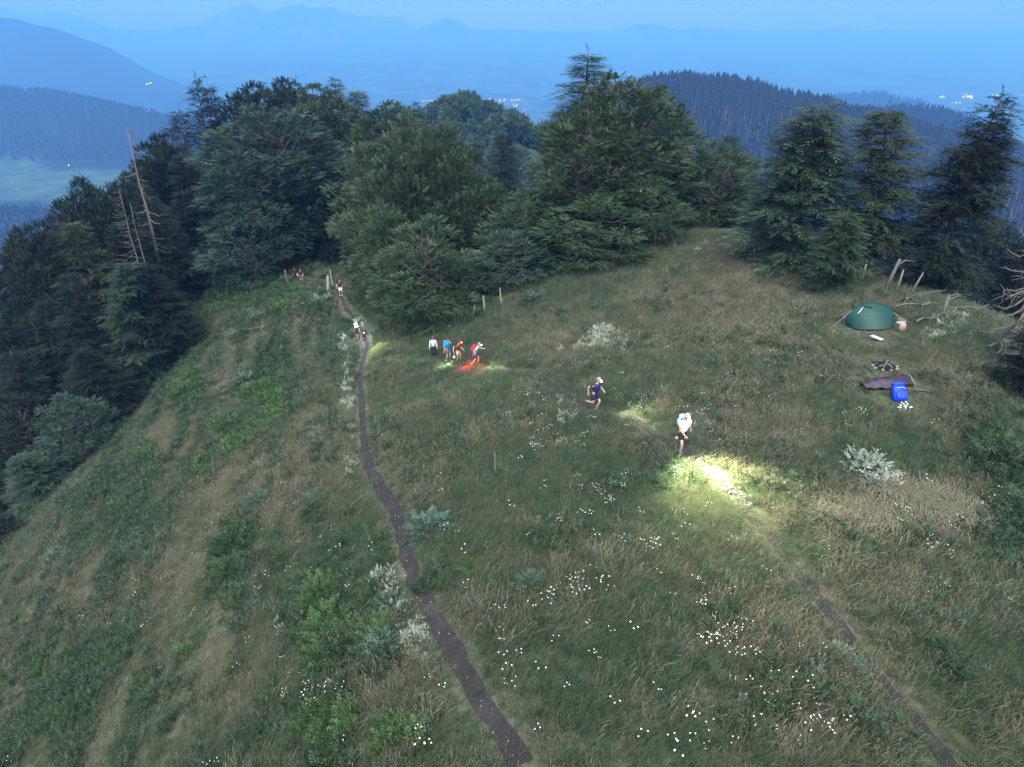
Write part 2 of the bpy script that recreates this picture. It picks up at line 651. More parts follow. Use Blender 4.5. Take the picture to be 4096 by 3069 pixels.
# ------------------------------------------------------------------ trails
TRAILS = [  # pixel tracks over the ground and width in metres
    ([(519, 767), (495, 722), (468, 680), (451, 648), (428, 606), (412, 574), (403, 541), (394, 509), (378, 486), (368, 463), (364, 440), (362, 407), (361, 370), (366, 343), (359, 324), (347, 310), (340, 296), (335, 287), (320, 281), (300, 278), (280, 270)], .38),
    ([(462, 369), (480, 368), (500, 370), (530, 372), (548, 383), (570, 398), (592, 409), (622, 414), (648, 430), (672, 446), (690, 460), (712, 474), (735, 495), (755, 520), (780, 552), (812, 590), (850, 640), (900, 700), (945, 760), (955, 775)], .30),
    ([(361, 372), (380, 362), (410, 360), (440, 364), (462, 369)], .28),
]
TR_W = []
for pix, w in TRAILS:
    P = np.array([list(ground(u, v)) for u, v in pix])
    # resample with Catmull-Rom
    out = []
    Q = np.vstack([P[0] * 2 - P[1], P, P[-1] * 2 - P[-2]])
    for i in range(1, len(Q) - 2):
        seg = np.linalg.norm(Q[i + 1] - Q[i])
        for t in np.arange(0, 1, .35 / max(seg, .4)):
            out.append(.5 * ((2 * Q[i]) + (-Q[i - 1] + Q[i + 1]) * t + (2 * Q[i - 1] - 5 * Q[i] + 4 * Q[i + 1] - Q[i + 2]) * t * t + (-Q[i - 1] + 3 * Q[i] - 3 * Q[i + 1] + Q[i + 2]) * t ** 3))
    TR_W.append((np.array(out)[:, :2], w))


def trail_dist(x, y):
    best = np.full(np.shape(x), 1e9)
    which = np.zeros(np.shape(x), int)
    for k, (L, w) in enumerate(TR_W):
        for s in range(0, len(L), 2):
            d = np.hypot(x - L[s, 0], y - L[s, 1]) - w / 2
            which = np.where(d < best, k, which)
            best = np.minimum(best, d)
    return best, which


def build_trails():
    for k, (L, w) in enumerate(TR_W[:2]):
        T = np.gradient(L, axis=0)
        T /= np.linalg.norm(T, axis=1)[:, None]
        N = np.stack([-T[:, 1], T[:, 0]], 1)
        cols = 5
        V, F = [], []
        for i in range(len(L)):
            ww = w * (0.8 + .5 * float(vnoise(np.array(i * .13), np.array(3.0 + k))))
            for c in range(cols):
                s = (c / (cols - 1) - .5) * ww + (c in (0, cols - 1)) * .16 * (float(vnoise(np.array(i * .55), np.array(11.0 + c + k))) - .5)
                p = L[i] + N[i] * s
                V.append((p[0], p[1], float(gz(p[0], p[1])) + .035 - .02 * (1 - abs(2 * c / (cols - 1) - 1))))
        for i in range(len(L) - 1):
            for c in range(cols - 1):
                a = i * cols + c
                F.append((a, a + 1, a + cols + 1, a + cols))
        link('path', mesh_np('path', V, F, M['path'], smooth=True), kind='structure', label=['dark earth trail running down the ridge between slope and meadow', 'faint narrow trail crossing the meadow past the runners'][k])


build_trails()

# ------------------------------------------------------------------ leaf sprays
def leaf_quad(base, d, n, L, W):
    side = np.cross(n, d)
    return np.array([base, base + d * L * .45 + side * W / 2, base + d * L, base + d * L * .45 - side * W / 2])


def spray_template(seed, nleaf=10, L=.30, W=.15, ang=50, droop=.25):
    r = np.random.default_rng(seed)
    V = []
    for i in range(nleaf):
        s = .1 + .85 * i / (nleaf - 1)
        sg = 1 if i % 2 else -1
        th = math.radians(ang * (1 - .6 * s) * sg + r.normal() * 8)
        d = np.array([math.cos(th), math.sin(th), r.normal() * .18])
        d /= np.linalg.norm(d)
        n = np.array([r.normal() * .3, r.normal() * .3, 1])
        n /= np.linalg.norm(n)
        l = L * (1.15 - .45 * s) * r.uniform(.8, 1.2)
        V.append(leaf_quad(np.array([s - .1, 0, -droop * s * s]), d, n, l, W * r.uniform(.8, 1.2)))
    return np.concatenate(V)


BEECH_SPRAYS = [spray_template(i, 13, .25, .13, 55) for i in range(5)]
NEEDLE_SPRAYS = [spray_template(20 + i, 13, .34, .065, 48, .3) for i in range(5)]
HERB_SPRAYS = [spray_template(40 + i, 8, .34, .19, 60, .35) for i in range(4)]


def assemble(templates, pos, dirs, ups, scale, r, tint=None):
    pos, dirs, ups = map(np.asarray, (pos, dirs, ups))
    dirs = dirs / (np.linalg.norm(dirs, axis=1)[:, None] + 1e-9)
    side = np.cross(ups, dirs)
    side /= np.linalg.norm(side, axis=1)[:, None] + 1e-9
    nrm = np.cross(dirs, side)
    T = np.stack(templates)
    pick = r.integers(0, len(templates), len(pos))
    t = T[pick] * scale[:, None, None]
    V = pos[:, None] + t[..., :1] * dirs[:, None] + t[..., 1:2] * side[:, None] + t[..., 2:] * nrm[:, None]
    n = V.shape[1]
    if tint is None:
        tint = r.random(len(pos))
    tt = np.repeat(tint, n) + np.repeat(r.normal(0, .12, len(pos) * (n // 4)), 4)
    V = V.reshape(-1, 3)
    return V, np.arange(len(V)).reshape(-1, 4), tt


def unit(v):
    return v / (np.linalg.norm(v, axis=-1, keepdims=True) + 1e-9)


def beech_mesh(seed, H=16.0, Rr=5.0, base=.22, nl=34, per=95, leaf='beech_leaf', sp=(.6, .95), up=.35, ragged=.25):
    """broadleaf tree: limbs carrying leaf lobes, each lobe a shell of sprays"""
    r = np.random.default_rng(seed)
    C = []
    tries = 0
    while len(C) < nl and tries < 6000:
        tries += 1
        t = r.random() ** .85
        z = H * (base + (1 - base) * t)
        prof = math.sin(math.pi * min(1, (.16 + .84 * t)) ** .9) ** .62
        th = r.random() * 2 * math.pi
        rad = Rr * prof * (r.random() ** .45) * (1 - .05) * (1 + ragged * math.sin(2 * th + seed) * .6)
        p = np.array([rad * math.cos(th), rad * math.sin(th), z - .5])
        lr = Rr * r.uniform(.24, .40) * (1.0 - .35 * t)
        if all(np.linalg.norm((p - q) * np.array([1, 1, 1.2])) > .62 * (lr + ql) for q, ql in C):
            C.append((p, lr))
    cs = np.array([c for c, _ in C])
    rs = np.array([l for _, l in C])
    ctr = np.array([0, 0, H * .5])
    pos, dirs, ups, tint = [], [], [], []
    for i, (c, lr) in enumerate(C):
        n = int(per * (lr / (Rr * .32)) ** 2)
        d = unit(r.normal(size=(n, 3)))
        outw = unit((c - ctr) * np.array([1, 1, .8]))
        d = unit(d + outw * .55 + np.array([0, 0, .35]))
        rad = lr * r.uniform(.72, 1.1, (n, 1))
        p = c + d * rad * np.array([1, 1, .78])
        inside = np.zeros(n, bool)
        for q, ql in zip(cs, rs):
            if q is c:
                continue
            inside |= np.linalg.norm((p - q), axis=1) < ql * .62
        inside &= r.random(n) < .85
        k = ~inside
        dd = unit(d * np.array([1, 1, .5]) + outw * .4 + np.array([0, 0, up]) + r.normal(size=(n, 3)) * .42)
        uu = unit(np.array([0, 0, 1.0]) + d * .7 + r.normal(size=(n, 3)) * .55)
        pos.append(p[k]); dirs.append(dd[k]); ups.append(uu[k])
        tint.append(np.clip(r.random(k.sum()) * .55 + r.uniform(0, .45), 0, 1))
    pos = np.concatenate(pos); dirs = np.concatenate(dirs); ups = np.concatenate(ups); tint = np.concatenate(tint)
    V, F, tt = assemble(BEECH_SPRAYS, pos, dirs, ups, r.uniform(sp[0], sp[1], len(pos)), r, tint)
    crown = mesh_np('crown', V, F, M[leaf], tt)
    mb = MB()
    lean = r.normal(size=2) * .4
    tz = np.linspace(0, H * .82, 9)
    tp = np.stack([lean[0] * (tz / H) ** 2 * 2 + r.normal(size=9) * .06, lean[1] * (tz / H) ** 2 * 2 + r.normal(size=9) * .06, tz], 1)
    tp[0, 2] = -1.0
    mb.tube(tp, np.linspace(.032 * H * .62, .05, 9), 8)
    for c, lr in C:
        z0 = max(H * .12, c[2] - r.uniform(.15, .4) * H * .6)
        z0 = min(z0, H * .78)
        p0 = np.array([np.interp(z0, tz, tp[:, 0]), np.interp(z0, tz, tp[:, 1]), z0])
        mid = (p0 + c) / 2 + np.array([0, 0, -.3]) + r.normal(size=3) * .25
        q1, q2 = (p0 + mid) / 2 + r.normal(size=3) * .12, (mid + c) / 2 + r.normal(size=3) * .2
        mb.tube([p0, q1, mid, q2, c + (c - mid) * .25], [.011 * H, .009 * H, .007 * H, .004 * H, .02], 5, False)
        for _ in range(2):
            e = c + unit(r.normal(size=3) + (c - mid) * .3) * lr * .9
            mb.tube([q2, (q2 + e) / 2 + r.normal(size=3) * .12, e], [.045, .03, .012], 4, False)
    return crown, mb.mesh('trunk', M['bark'])


def conifer_mesh(seed, H=20.0, Rr=3.2, base=.12, leaf='needle', dens=1.0, ragged=.35, leader2=False, barkm='bark_red', gap=.45, shape=.8, big=1.0):
    r = np.random.default_rng(seed)
    mb = MB()
    pos, dirs, ups, sc, tint = [], [], [], [], []
    stems = [(np.array([0, 0, 0.]), H, Rr, base)]
    bend = r.normal(size=2) * .35
    if leader2:
        stems.append((np.array([r.uniform(.5, 1.1), r.uniform(-.6, .6), H * .42]), H * .46, Rr * .62, .02))
    for off, hh, RR, bs in stems:
        def ax(z):
            t = z / hh
            return off + np.array([bend[0] * t * t * 1.5, bend[1] * t * t * 1.5, z])
        z = hh * bs
        while z < hh * .985:
            t = z / hh
            L0 = RR * (1 - t) ** shape * (1.0 if t > .2 else .8 + t) + .22
            nb = int(max(4, 7 * (1 - .35 * t)))
            th0 = r.random() * 6.28
            for b in range(nb):
                th = th0 + 6.28 * b / nb + r.normal() * .28
                L = L0 * (1 - ragged * r.random() ** 1.5) * (1.25 if r.random() < .08 else 1)
                if r.random() < .08:
                    continue
                o = np.array([math.cos(th), math.sin(th), 0])
                p0 = ax(z + r.normal() * .1)
                rise = .42 * t + .05 + r.normal() * .16
                k = max(3, int(L / .34 * dens))
                s = (np.arange(k) + .6) / k
                P = p0 + np.outer(s * L, o) + np.outer((rise * s - (.42 - .3 * t) * s * s + .12 * s ** 3) * L, [0, 0, 1])
                side = np.array([-o[1], o[0], 0])
                for sg in (-1, 0, 1):
                    m_ = len(P)
                    wdt = (1 - .55 * s)[:, None] * .35 * L * .5
                    pp = P + sg * side * wdt * r.uniform(.3, 1.0, (m_, 1)) + r.normal(size=(m_, 3)) * .06
                    dd = o + sg * side * .75 + np.array([0, 0, -.10 + .25 * t]) + r.normal(size=(m_, 3)) * .22
                    pos.append(pp); dirs.append(dd)
                    ups.append(np.array([0, 0, 1.0]) + r.normal(size=(m_, 3)) * .3)
                    sc.append(big * r.uniform(.45, .9, m_) * (.6 + .4 * min(1, L / 1.5)))
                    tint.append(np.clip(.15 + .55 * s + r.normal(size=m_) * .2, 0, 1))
                if L > .8 and t < .93:
                    mb.tube([p0, P[len(P) // 2], P[-1]], [.035 + .01 * L, .025, .01], 4, False)
            z += gap * (1 - .45 * t) * r.uniform(.55, 1.55)
        pos.append(np.array([ax(hh)])); dirs.append(np.array([[0, 0, 1.0]])); ups.append(np.array([[1.0, 0, 0]])); sc.append(np.array([.7])); tint.append(np.array([.6]))
        zz = np.linspace(0, hh, 9)
        tp = np.array([ax(q) for q in zz])
        if off[2] == 0:
            tp[0, 2] -= 1.0
        mb.tube(tp, np.linspace(.014 * hh + .05, .02, 9), 8)
    V, F, tt = assemble(NEEDLE_SPRAYS, np.concatenate(pos), np.concatenate(dirs), np.concatenate(ups), np.concatenate(sc), r, np.concatenate(tint))
    return mesh_np('crown', V, F, M[leaf], tt), mb.mesh('trunk', M[barkm])


PROTO = {}


def proto(key):
    if key not in PROTO:
        k, v = key.split(':')
        v = int(v)
        if k == 'beech':
            PROTO[key] = (*beech_mesh(100 + v, 16, 5.2, .10, 56, 120, up=.35), 16, 5.0)
        elif k == 'upright':
            PROTO[key] = (*beech_mesh(140 + v, 15, 4.6, .08, 56, 120, up=1.0, sp=(.7, 1.1)), 15, 4.4)
        elif k == 'btall':
            PROTO[key] = (*beech_mesh(160 + v, 25, 5.6, .2, 110, 150, up=.4), 25, 5.0)
        elif k == 'fir':
            PROTO[key] = (*conifer_mesh(200 + v, 13, 3.6, .07, dens=1.0, ragged=.55, leader2=(v % 2 == 0), gap=.46, shape=.6, big=1.5), 13, 3.3)
        elif k == 'spruce':
            PROTO[key] = (*conifer_mesh(240 + v, 21, 4.2, .10, dens=1.0, gap=.52, shape=.72, ragged=.42, big=1.25), 21, 3.6)
    return PROTO[key]


def crown_part(me, mat, parent):
    o = link('crown', me, parent)
    o.material_slots[0].link = 'OBJECT'
    o.material_slots[0].material = M[mat]
    return o


def tree(kind, u, v, D, wpx, leaf, label, cat='tree', group=None, name=None, dx=0):
    """a tree whose top is seen at (u, v), D metres away along the view axis, crown wpx picture points wide"""
    T = at(u, v, D)
    g = float(gz(T[0], T[1]))
    h = T[2] - g
    h = max(h, 2.0)
    if kind.startswith('beech') and h > 19:
        kind = 'btall:' + kind[-1]
    crown, trunk, H0, R0 = proto(kind)
    rad = wpx / 2 * D / FPX * (1.35 if kind.startswith('spruce') else 1.1)
    nm = name or ('beech_tree' if kind[0] in 'bu' else 'fir_tree')
    t = thing(nm, label, cat, (T[0], T[1], g), random.uniform(0, 6.28), group)
    s = (rad / R0, rad / R0, h / H0)
    a = crown_part(crown, leaf, t)
    b = link('trunk', trunk, t)
    a.scale = b.scale = s
    return t


exec_order = []

TREES = [
    # kind, u, v, D, width px, leaf, label
    ('spruce:0', 195, 79, 116, 52, 'needle_dark', 'tallest pointed dark spruce on the skyline at the left end of the wood'),
    ('spruce:1', 217, 82, 120, 46, 'needle_dark', 'second pointed spruce just right of the tallest skyline spruce'),
    ('spruce:2', 178, 112, 108, 62, 'needle_dark', 'dark spruce below and left of the tallest skyline spruce'),
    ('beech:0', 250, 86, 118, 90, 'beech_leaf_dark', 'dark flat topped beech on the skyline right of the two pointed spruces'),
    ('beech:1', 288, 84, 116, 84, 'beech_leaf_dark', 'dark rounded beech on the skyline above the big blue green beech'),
    ('beech:2', 268, 108, 88, 118, 'beech_leaf_blue', 'big blue green beech with pale trunks showing, above the trail gate'),
    ('spruce:0', 333, 78, 112, 44, 'needle', 'spruce top poking up at the middle of the left wood skyline'),
    ('spruce:1', 349, 88, 112, 36, 'needle', 'slim spruce top right beside the middle skyline spruce'),
    ('spruce:2', 365, 90, 110, 44, 'needle', 'broad spruce top, third of the middle skyline trio'),
    ('beech:3', 318, 90, 104, 84, 'beech_leaf_olive', 'olive beech behind the trail between skyline spruces and blue green beech'),
    ('beech:0', 388, 104, 98, 84, 'beech_leaf', 'green beech filling the right shoulder of the left wood'),
    ('spruce:3', 418, 100, 100, 26, 'needle_dark', 'lone narrow spruce spire at the right end of the left wood'),
    ('upright:0', 405, 122, 86, 84, 'beech_leaf_olive', 'greyish beech with feathery upright tips below the narrow spruce spire'),
    ('beech:1', 366, 146, 80, 78, 'beech_leaf_olive', 'mid sized beech behind the gatepost, left of the overhanging beech'),
    ('upright:1', 400, 150, 66, 94, 'beech_leaf_olive', 'upright grey green beech overhanging the trail below the wood'),
    ('beech:2', 382, 205, 63, 64, 'beech_leaf', 'low bright green beech leaning over the trail behind the lamp bearer'),
    ('upright:2', 443, 132, 66, 88, 'beech_leaf_olive', 'feathery beech in the middle of the wood edge with upswept twigs'),
    ('beech:3', 430, 222, 57, 100, 'beech_leaf', 'low beech whose leaves hang down to the meadow behind the four hikers'),
    ('upright:0', 482, 180, 66, 72, 'beech_leaf', 'green beech right of centre wood above the leaning fence posts'),
    ('spruce:2', 494, 133, 98, 56, 'needle_dark', 'dark spruce standing alone in front of the hazy wooded knoll'),
    ('beech:0', 535, 192, 62, 90, 'beech_leaf', 'fresh green beech between centre fence posts and the giant beech'),
    ('beech:1', 512, 232, 59, 74, 'beech_leaf_blue', 'low blue green beech beside the centre fence posts'),
    ('spruce:1', 588, 52, 68, 100, 'needle_olive', 'tall ragged spruce rising behind the giant beech, highest tree top'),
    ('beech:2', 618, 80, 62, 142, 'beech_leaf_olive', 'giant olive green beech with bare limbs at the top of the meadow'),
    ('beech:3', 590, 108, 60, 100, 'beech_leaf_olive', 'left half crown of the giant beech pair, olive with bare grey twigs'),
    ('beech:0', 658, 92, 65, 96, 'beech_leaf', 'darker beech on the right shoulder of the giant beech'),
    ('beech:1', 598, 198, 58, 100, 'beech_leaf', 'low spreading beech at the foot of the giant beech over the grass edge'),
    ('beech:2', 648, 178, 59, 84, 'beech_leaf', 'low beech right of the giant beech foot near the crest of the meadow'),
    ('spruce:3', 676, 112, 70, 34, 'needle_dark', 'dark spruce tip sticking out right of the giant beech'),
    ('beech:3', 715, 148, 66, 92, 'beech_leaf_olive', 'rounded olive beech behind the crest of the meadow'),
    ('beech:0', 730, 138, 96, 60, 'beech_leaf_blue', 'hazy fresh green round crown behind the crest beech'),
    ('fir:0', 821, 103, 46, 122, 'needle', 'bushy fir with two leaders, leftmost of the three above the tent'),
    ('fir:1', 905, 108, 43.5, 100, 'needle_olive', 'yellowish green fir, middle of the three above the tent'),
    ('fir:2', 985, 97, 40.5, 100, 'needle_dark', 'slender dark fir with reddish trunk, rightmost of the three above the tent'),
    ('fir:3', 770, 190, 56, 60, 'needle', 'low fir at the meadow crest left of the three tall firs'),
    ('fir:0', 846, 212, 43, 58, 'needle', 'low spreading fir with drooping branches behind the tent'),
    ('fir:1', 1056, 296, 29, 60, 'needle_dark', 'dark fir cut by the right edge below the dead gnarled tree'),
    ('beech:1', 1004, 228, 84, 90, 'beech_leaf_dark', 'dark beech crown far down the slope at the right edge'),
    ('beech:2', 1060, 222, 80, 80, 'beech_leaf_dark', 'dark crown down the slope beyond the right edge'),
    ('beech:3', 244, 196, 85, 84, 'beech_leaf_blue', 'low blue green beech whose skirt hangs over the upper fence posts'),
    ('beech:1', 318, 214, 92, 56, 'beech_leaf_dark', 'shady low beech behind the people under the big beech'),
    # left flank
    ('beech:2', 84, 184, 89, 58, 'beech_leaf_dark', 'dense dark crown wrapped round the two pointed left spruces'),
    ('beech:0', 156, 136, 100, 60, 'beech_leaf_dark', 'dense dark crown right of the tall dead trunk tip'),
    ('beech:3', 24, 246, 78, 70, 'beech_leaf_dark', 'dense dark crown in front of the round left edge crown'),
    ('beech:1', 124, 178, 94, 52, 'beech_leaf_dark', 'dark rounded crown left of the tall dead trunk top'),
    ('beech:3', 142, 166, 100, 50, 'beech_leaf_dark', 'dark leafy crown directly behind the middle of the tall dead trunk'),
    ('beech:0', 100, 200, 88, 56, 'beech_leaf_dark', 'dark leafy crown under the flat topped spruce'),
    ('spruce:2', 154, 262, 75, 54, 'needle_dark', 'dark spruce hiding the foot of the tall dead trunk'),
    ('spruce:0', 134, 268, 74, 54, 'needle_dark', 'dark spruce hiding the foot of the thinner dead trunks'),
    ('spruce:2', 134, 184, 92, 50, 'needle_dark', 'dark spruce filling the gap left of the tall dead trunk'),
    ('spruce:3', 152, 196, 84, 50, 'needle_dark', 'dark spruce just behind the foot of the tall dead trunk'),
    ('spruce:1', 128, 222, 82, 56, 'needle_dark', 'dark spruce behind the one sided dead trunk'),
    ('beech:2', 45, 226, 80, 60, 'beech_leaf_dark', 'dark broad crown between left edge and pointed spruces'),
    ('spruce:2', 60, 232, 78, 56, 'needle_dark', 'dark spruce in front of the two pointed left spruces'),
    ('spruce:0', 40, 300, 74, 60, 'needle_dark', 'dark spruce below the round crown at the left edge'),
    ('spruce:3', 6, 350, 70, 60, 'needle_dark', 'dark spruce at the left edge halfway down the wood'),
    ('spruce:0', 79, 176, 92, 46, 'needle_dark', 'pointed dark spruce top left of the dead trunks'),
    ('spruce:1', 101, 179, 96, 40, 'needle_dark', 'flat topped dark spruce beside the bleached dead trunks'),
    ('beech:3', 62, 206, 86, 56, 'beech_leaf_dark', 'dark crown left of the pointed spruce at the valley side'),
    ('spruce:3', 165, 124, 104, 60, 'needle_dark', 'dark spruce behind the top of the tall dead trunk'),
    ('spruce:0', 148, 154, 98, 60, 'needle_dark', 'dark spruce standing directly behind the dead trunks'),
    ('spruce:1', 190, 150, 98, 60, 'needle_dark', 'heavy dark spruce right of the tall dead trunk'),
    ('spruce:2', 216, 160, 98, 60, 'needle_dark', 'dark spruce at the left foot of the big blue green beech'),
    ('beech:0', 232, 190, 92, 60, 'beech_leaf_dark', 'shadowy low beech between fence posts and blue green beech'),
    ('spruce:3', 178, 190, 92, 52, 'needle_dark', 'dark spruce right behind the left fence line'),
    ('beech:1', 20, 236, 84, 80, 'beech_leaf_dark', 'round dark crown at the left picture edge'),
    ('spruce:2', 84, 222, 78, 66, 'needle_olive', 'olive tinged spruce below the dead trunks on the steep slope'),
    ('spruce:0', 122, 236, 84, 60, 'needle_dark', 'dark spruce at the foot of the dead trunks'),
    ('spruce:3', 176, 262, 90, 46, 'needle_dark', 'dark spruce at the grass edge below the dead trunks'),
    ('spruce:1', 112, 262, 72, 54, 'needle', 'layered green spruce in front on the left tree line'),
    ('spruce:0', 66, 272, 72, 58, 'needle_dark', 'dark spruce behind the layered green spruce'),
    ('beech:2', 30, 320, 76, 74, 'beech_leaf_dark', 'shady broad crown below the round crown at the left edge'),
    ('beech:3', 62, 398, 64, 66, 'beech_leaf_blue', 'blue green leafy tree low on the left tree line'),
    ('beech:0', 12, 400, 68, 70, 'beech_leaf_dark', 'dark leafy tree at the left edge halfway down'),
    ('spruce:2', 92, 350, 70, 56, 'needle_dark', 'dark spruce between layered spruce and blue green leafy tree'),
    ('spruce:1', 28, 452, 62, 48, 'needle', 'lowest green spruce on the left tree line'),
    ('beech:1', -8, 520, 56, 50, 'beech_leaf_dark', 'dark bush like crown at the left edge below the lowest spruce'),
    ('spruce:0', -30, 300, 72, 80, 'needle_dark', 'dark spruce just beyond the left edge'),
]
for k, u, v, D, w, lf, lb in TREES:
    far = 'trees of the wood on the ridge' if u < 700 else 'trees on the right crest'
    tree(k, u, v, D, w, lf, lb, group=far)

# fill behind the front line, crowns glimpsed between
_fill = 0
for (x, y, k, h) in [(-48, 118, 'spruce:1', 17), (-40, 128, 'beech:2', 15), (-30, 122, 'beech:1', 16), (-20, 118, 'spruce:2', 18), (-12, 112, 'beech:3', 14),
                     (-6, 100, 'beech:0', 11), (-30, 104, 'beech:3', 14), (-15, 96, 'beech:1', 13), (-22, 92, 'beech:2', 12), (-55, 104, 'spruce:0', 19), (-62, 88, 'spruce:3', 20),
                     (-66, 74, 'beech:2', 18), (6, 84, 'beech:1', 9), (14, 76, 'beech:3', 9), (22, 70, 'beech:0', 7), (-58, 62, 'spruce:2', 17), (-2, 76, 'beech:2', 9), (-10, 82, 'beech:0', 11),
                     (30, 66, 'fir:1', 7), (36, 56, 'fir:3', 8), (-54, 50, 'beech:3', 12), (-60, 40, 'spruce:1', 13)]:
    c_, t_, H0, R0 = proto(k)
    g = float(gz(x, y))
    where = 'deep in the left wood' if x < -35 else ('deep in the wood behind the trail' if x < 0 else 'behind the crest of the meadow')
    o = thing('beech_tree' if k[0] == 'b' else 'fir_tree', ('dark broadleaf tree ' if k[0] == 'b' else 'dark conifer ') + where + ', glimpsed between nearer crowns', 'tree', (x, y, g), _fill * 1.7,
              'hidden trees ' + where)
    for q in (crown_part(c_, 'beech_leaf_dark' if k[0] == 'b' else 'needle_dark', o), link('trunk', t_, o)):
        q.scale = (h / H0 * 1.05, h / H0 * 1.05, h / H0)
    _fill += 1

#@@PART2@@

# ------------------------------------------------------------------ scattering (geometry nodes instances of one plant mesh)
def scatter(name, me, P, rot, scl, label):
    pm = bpy.data.meshes.new(name + '_points')
    pm.vertices.add(len(P))
    pm.vertices.foreach_set('co', np.asarray(P, np.float32).ravel())
    a = pm.attributes.new('rot', 'FLOAT_VECTOR', 'POINT')
    a.data.foreach_set('vector', np.asarray(rot, np.float32).ravel())
    a = pm.attributes.new('scl', 'FLOAT', 'POINT')
    a.data.foreach_set('value', np.asarray(scl, np.float32))
    src = bpy.data.objects.new(name + '_plant', me)
    ng = bpy.data.node_groups.new(name, 'GeometryNodeTree')
    ng.interface.new_socket('Geometry', in_out='INPUT', socket_type='NodeSocketGeometry')
    ng.interface.new_socket('Geometry', in_out='OUTPUT', socket_type='NodeSocketGeometry')
    gi, go = ng.nodes.new('NodeGroupInput'), ng.nodes.new('NodeGroupOutput')
    inst = ng.nodes.new('GeometryNodeInstanceOnPoints')
    oi = ng.nodes.new('GeometryNodeObjectInfo')
    oi.inputs['Object'].default_value = src
    oi.inputs['As Instance'].default_value = True
    r_ = ng.nodes.new('GeometryNodeInputNamedAttribute')
    r_.data_type = 'FLOAT_VECTOR'
    r_.inputs[0].default_value = 'rot'
    s_ = ng.nodes.new('GeometryNodeInputNamedAttribute')
    s_.data_type = 'FLOAT'
    s_.inputs[0].default_value = 'scl'
    L = ng.links.new
    L(gi.outputs[0], inst.inputs['Points'])
    L(oi.outputs['Geometry'], inst.inputs['Instance'])
    L(r_.outputs[0], inst.inputs['Rotation'])
    L(s_.outputs[0], inst.inputs['Scale'])
    L(inst.outputs[0], go.inputs[0])
    o = link(name, pm, kind='stuff', label=label)
    md = o.modifiers.new('scatter', 'NODES')
    md.node_group = ng
    return o


def blades(seed, n, rad, h, w, lean=.35, segs=2, heads=False, wind=(0, 0)):
    r = np.random.default_rng(seed)
    V, F, T = [], [], []
    for i in range(n):
        p = r.normal(size=2) * rad * .5
        th = r.random() * 6.28
        hh = h * r.uniform(.55, 1.25)
        d = np.array([math.cos(th), math.sin(th)]) * lean * hh * r.uniform(.3, 1.2) + np.array(wind) * hh
        sd = np.array([-math.sin(th + 1), math.cos(th + 1), 0]) * w * r.uniform(.7, 1.3) / 2
        b = len(V)
        t = r.random()
        for k in range(segs + 1):
            q = k / segs
            c = np.array([p[0] + d[0] * q * q, p[1] + d[1] * q * q, hh * (q - .15 * q * q) - .03])
            ww = (1 - .8 * q) if not heads else (.6 if k < segs else 1.3)
            V += [c - sd * ww, c + sd * ww]
            T += [t * .7 + .3 * q] * 2
        for k in range(segs):
            F.append((b + 2 * k, b + 2 * k + 1, b + 2 * k + 3, b + 2 * k + 2))
    return np.array(V), np.array(F), np.array(T)


def herb_mesh(name, seed, n, rad, h, mat, sp=(.18, .34), up=.6):
    r = np.random.default_rng(seed)
    d = unit(r.normal(size=(n, 3)) + np.array([0, 0, .6]))
    d[:, 2] = np.abs(d[:, 2])
    p = d * np.array([rad, rad, h]) * r.uniform(.45, 1, (n, 1))
    dd = unit(d * np.array([1, 1, .4]) + np.array([0, 0, up]) + r.normal(size=(n, 3)) * .3)
    uu = unit(np.array([0, 0, 1.]) + d * .5 + r.normal(size=(n, 3)) * .3)
    V, F, T = assemble(HERB_SPRAYS, p, dd, uu, r.uniform(sp[0], sp[1], n), r, np.clip(.25 + .6 * p[:, 2] / h + r.normal(size=n) * .15, 0, 1))
    return mesh_np(name, V, F, M[mat], T)


def blobs(u, v, lst):
    s = np.zeros(np.shape(u))
    for (bu, bv, ru, rv, w) in lst:
        s = np.maximum(s, w * np.exp(-((u - bu) / ru) ** 2 - ((v - bv) / rv) ** 2))
    return s


# candidate points over the meadow and slope
_N = 420000
_xy = rng.uniform([-50, 4], [38, 108], (_N, 2))
_z = gz(_xy[:, 0], _xy[:, 1])
_P = np.column_stack([_xy, _z])
_u, _v, _D = project(_P)
_keep = (_u > -170) & (_u < 1190) & (_v > 120) & (_v < 860) & (_D > 6)
_dens = np.clip(1.25 - _D / 75, .30, 1.0)
_keep &= rng.random(_N) < _dens
_P, _u, _v, _D = _P[_keep], _u[_keep], _v[_keep], _D[_keep]
_td, _tw = trail_dist(_P[:, 0], _P[:, 1])
_nz1 = fbm(_P[:, 0] / 3.5, _P[:, 1] / 3.5, 31, 4)
_nz2 = fbm(_P[:, 0] / 1.3, _P[:, 1] / 1.3, 33, 3)
_nz3 = fbm(_P[:, 0] / 9, _P[:, 1] / 9, 35, 4)
_cc = _P[:, 0] * .97 + _P[:, 1] * .25
_al = -_P[:, 0] * .25 + _P[:, 1] * .97
_band = fbm(_cc / 1.3, _al / 9, 37, 4)
_left = sstep(-_cc, -3, 5)
_strip = np.sin(_cc * 3.4 + fbm(_P[:, 0] / 9, _P[:, 1] / 9, 21, 3) * 5.5 * 1.3)
_strip = .55 * _strip + .75 * np.sin(_cc * 7.6 + fbm(_P[:, 0] / 9, _P[:, 1] / 9, 21, 3) * 13)
_band = _band + .15 * _strip * sstep(fbm(_P[:, 0] / 5, _P[:, 1] / 12, 61, 2), .3, .6)
_rim = np.hypot((_P[:, 0] + 6) / 62.0, (_P[:, 1] - 55) / 88.0) < .98

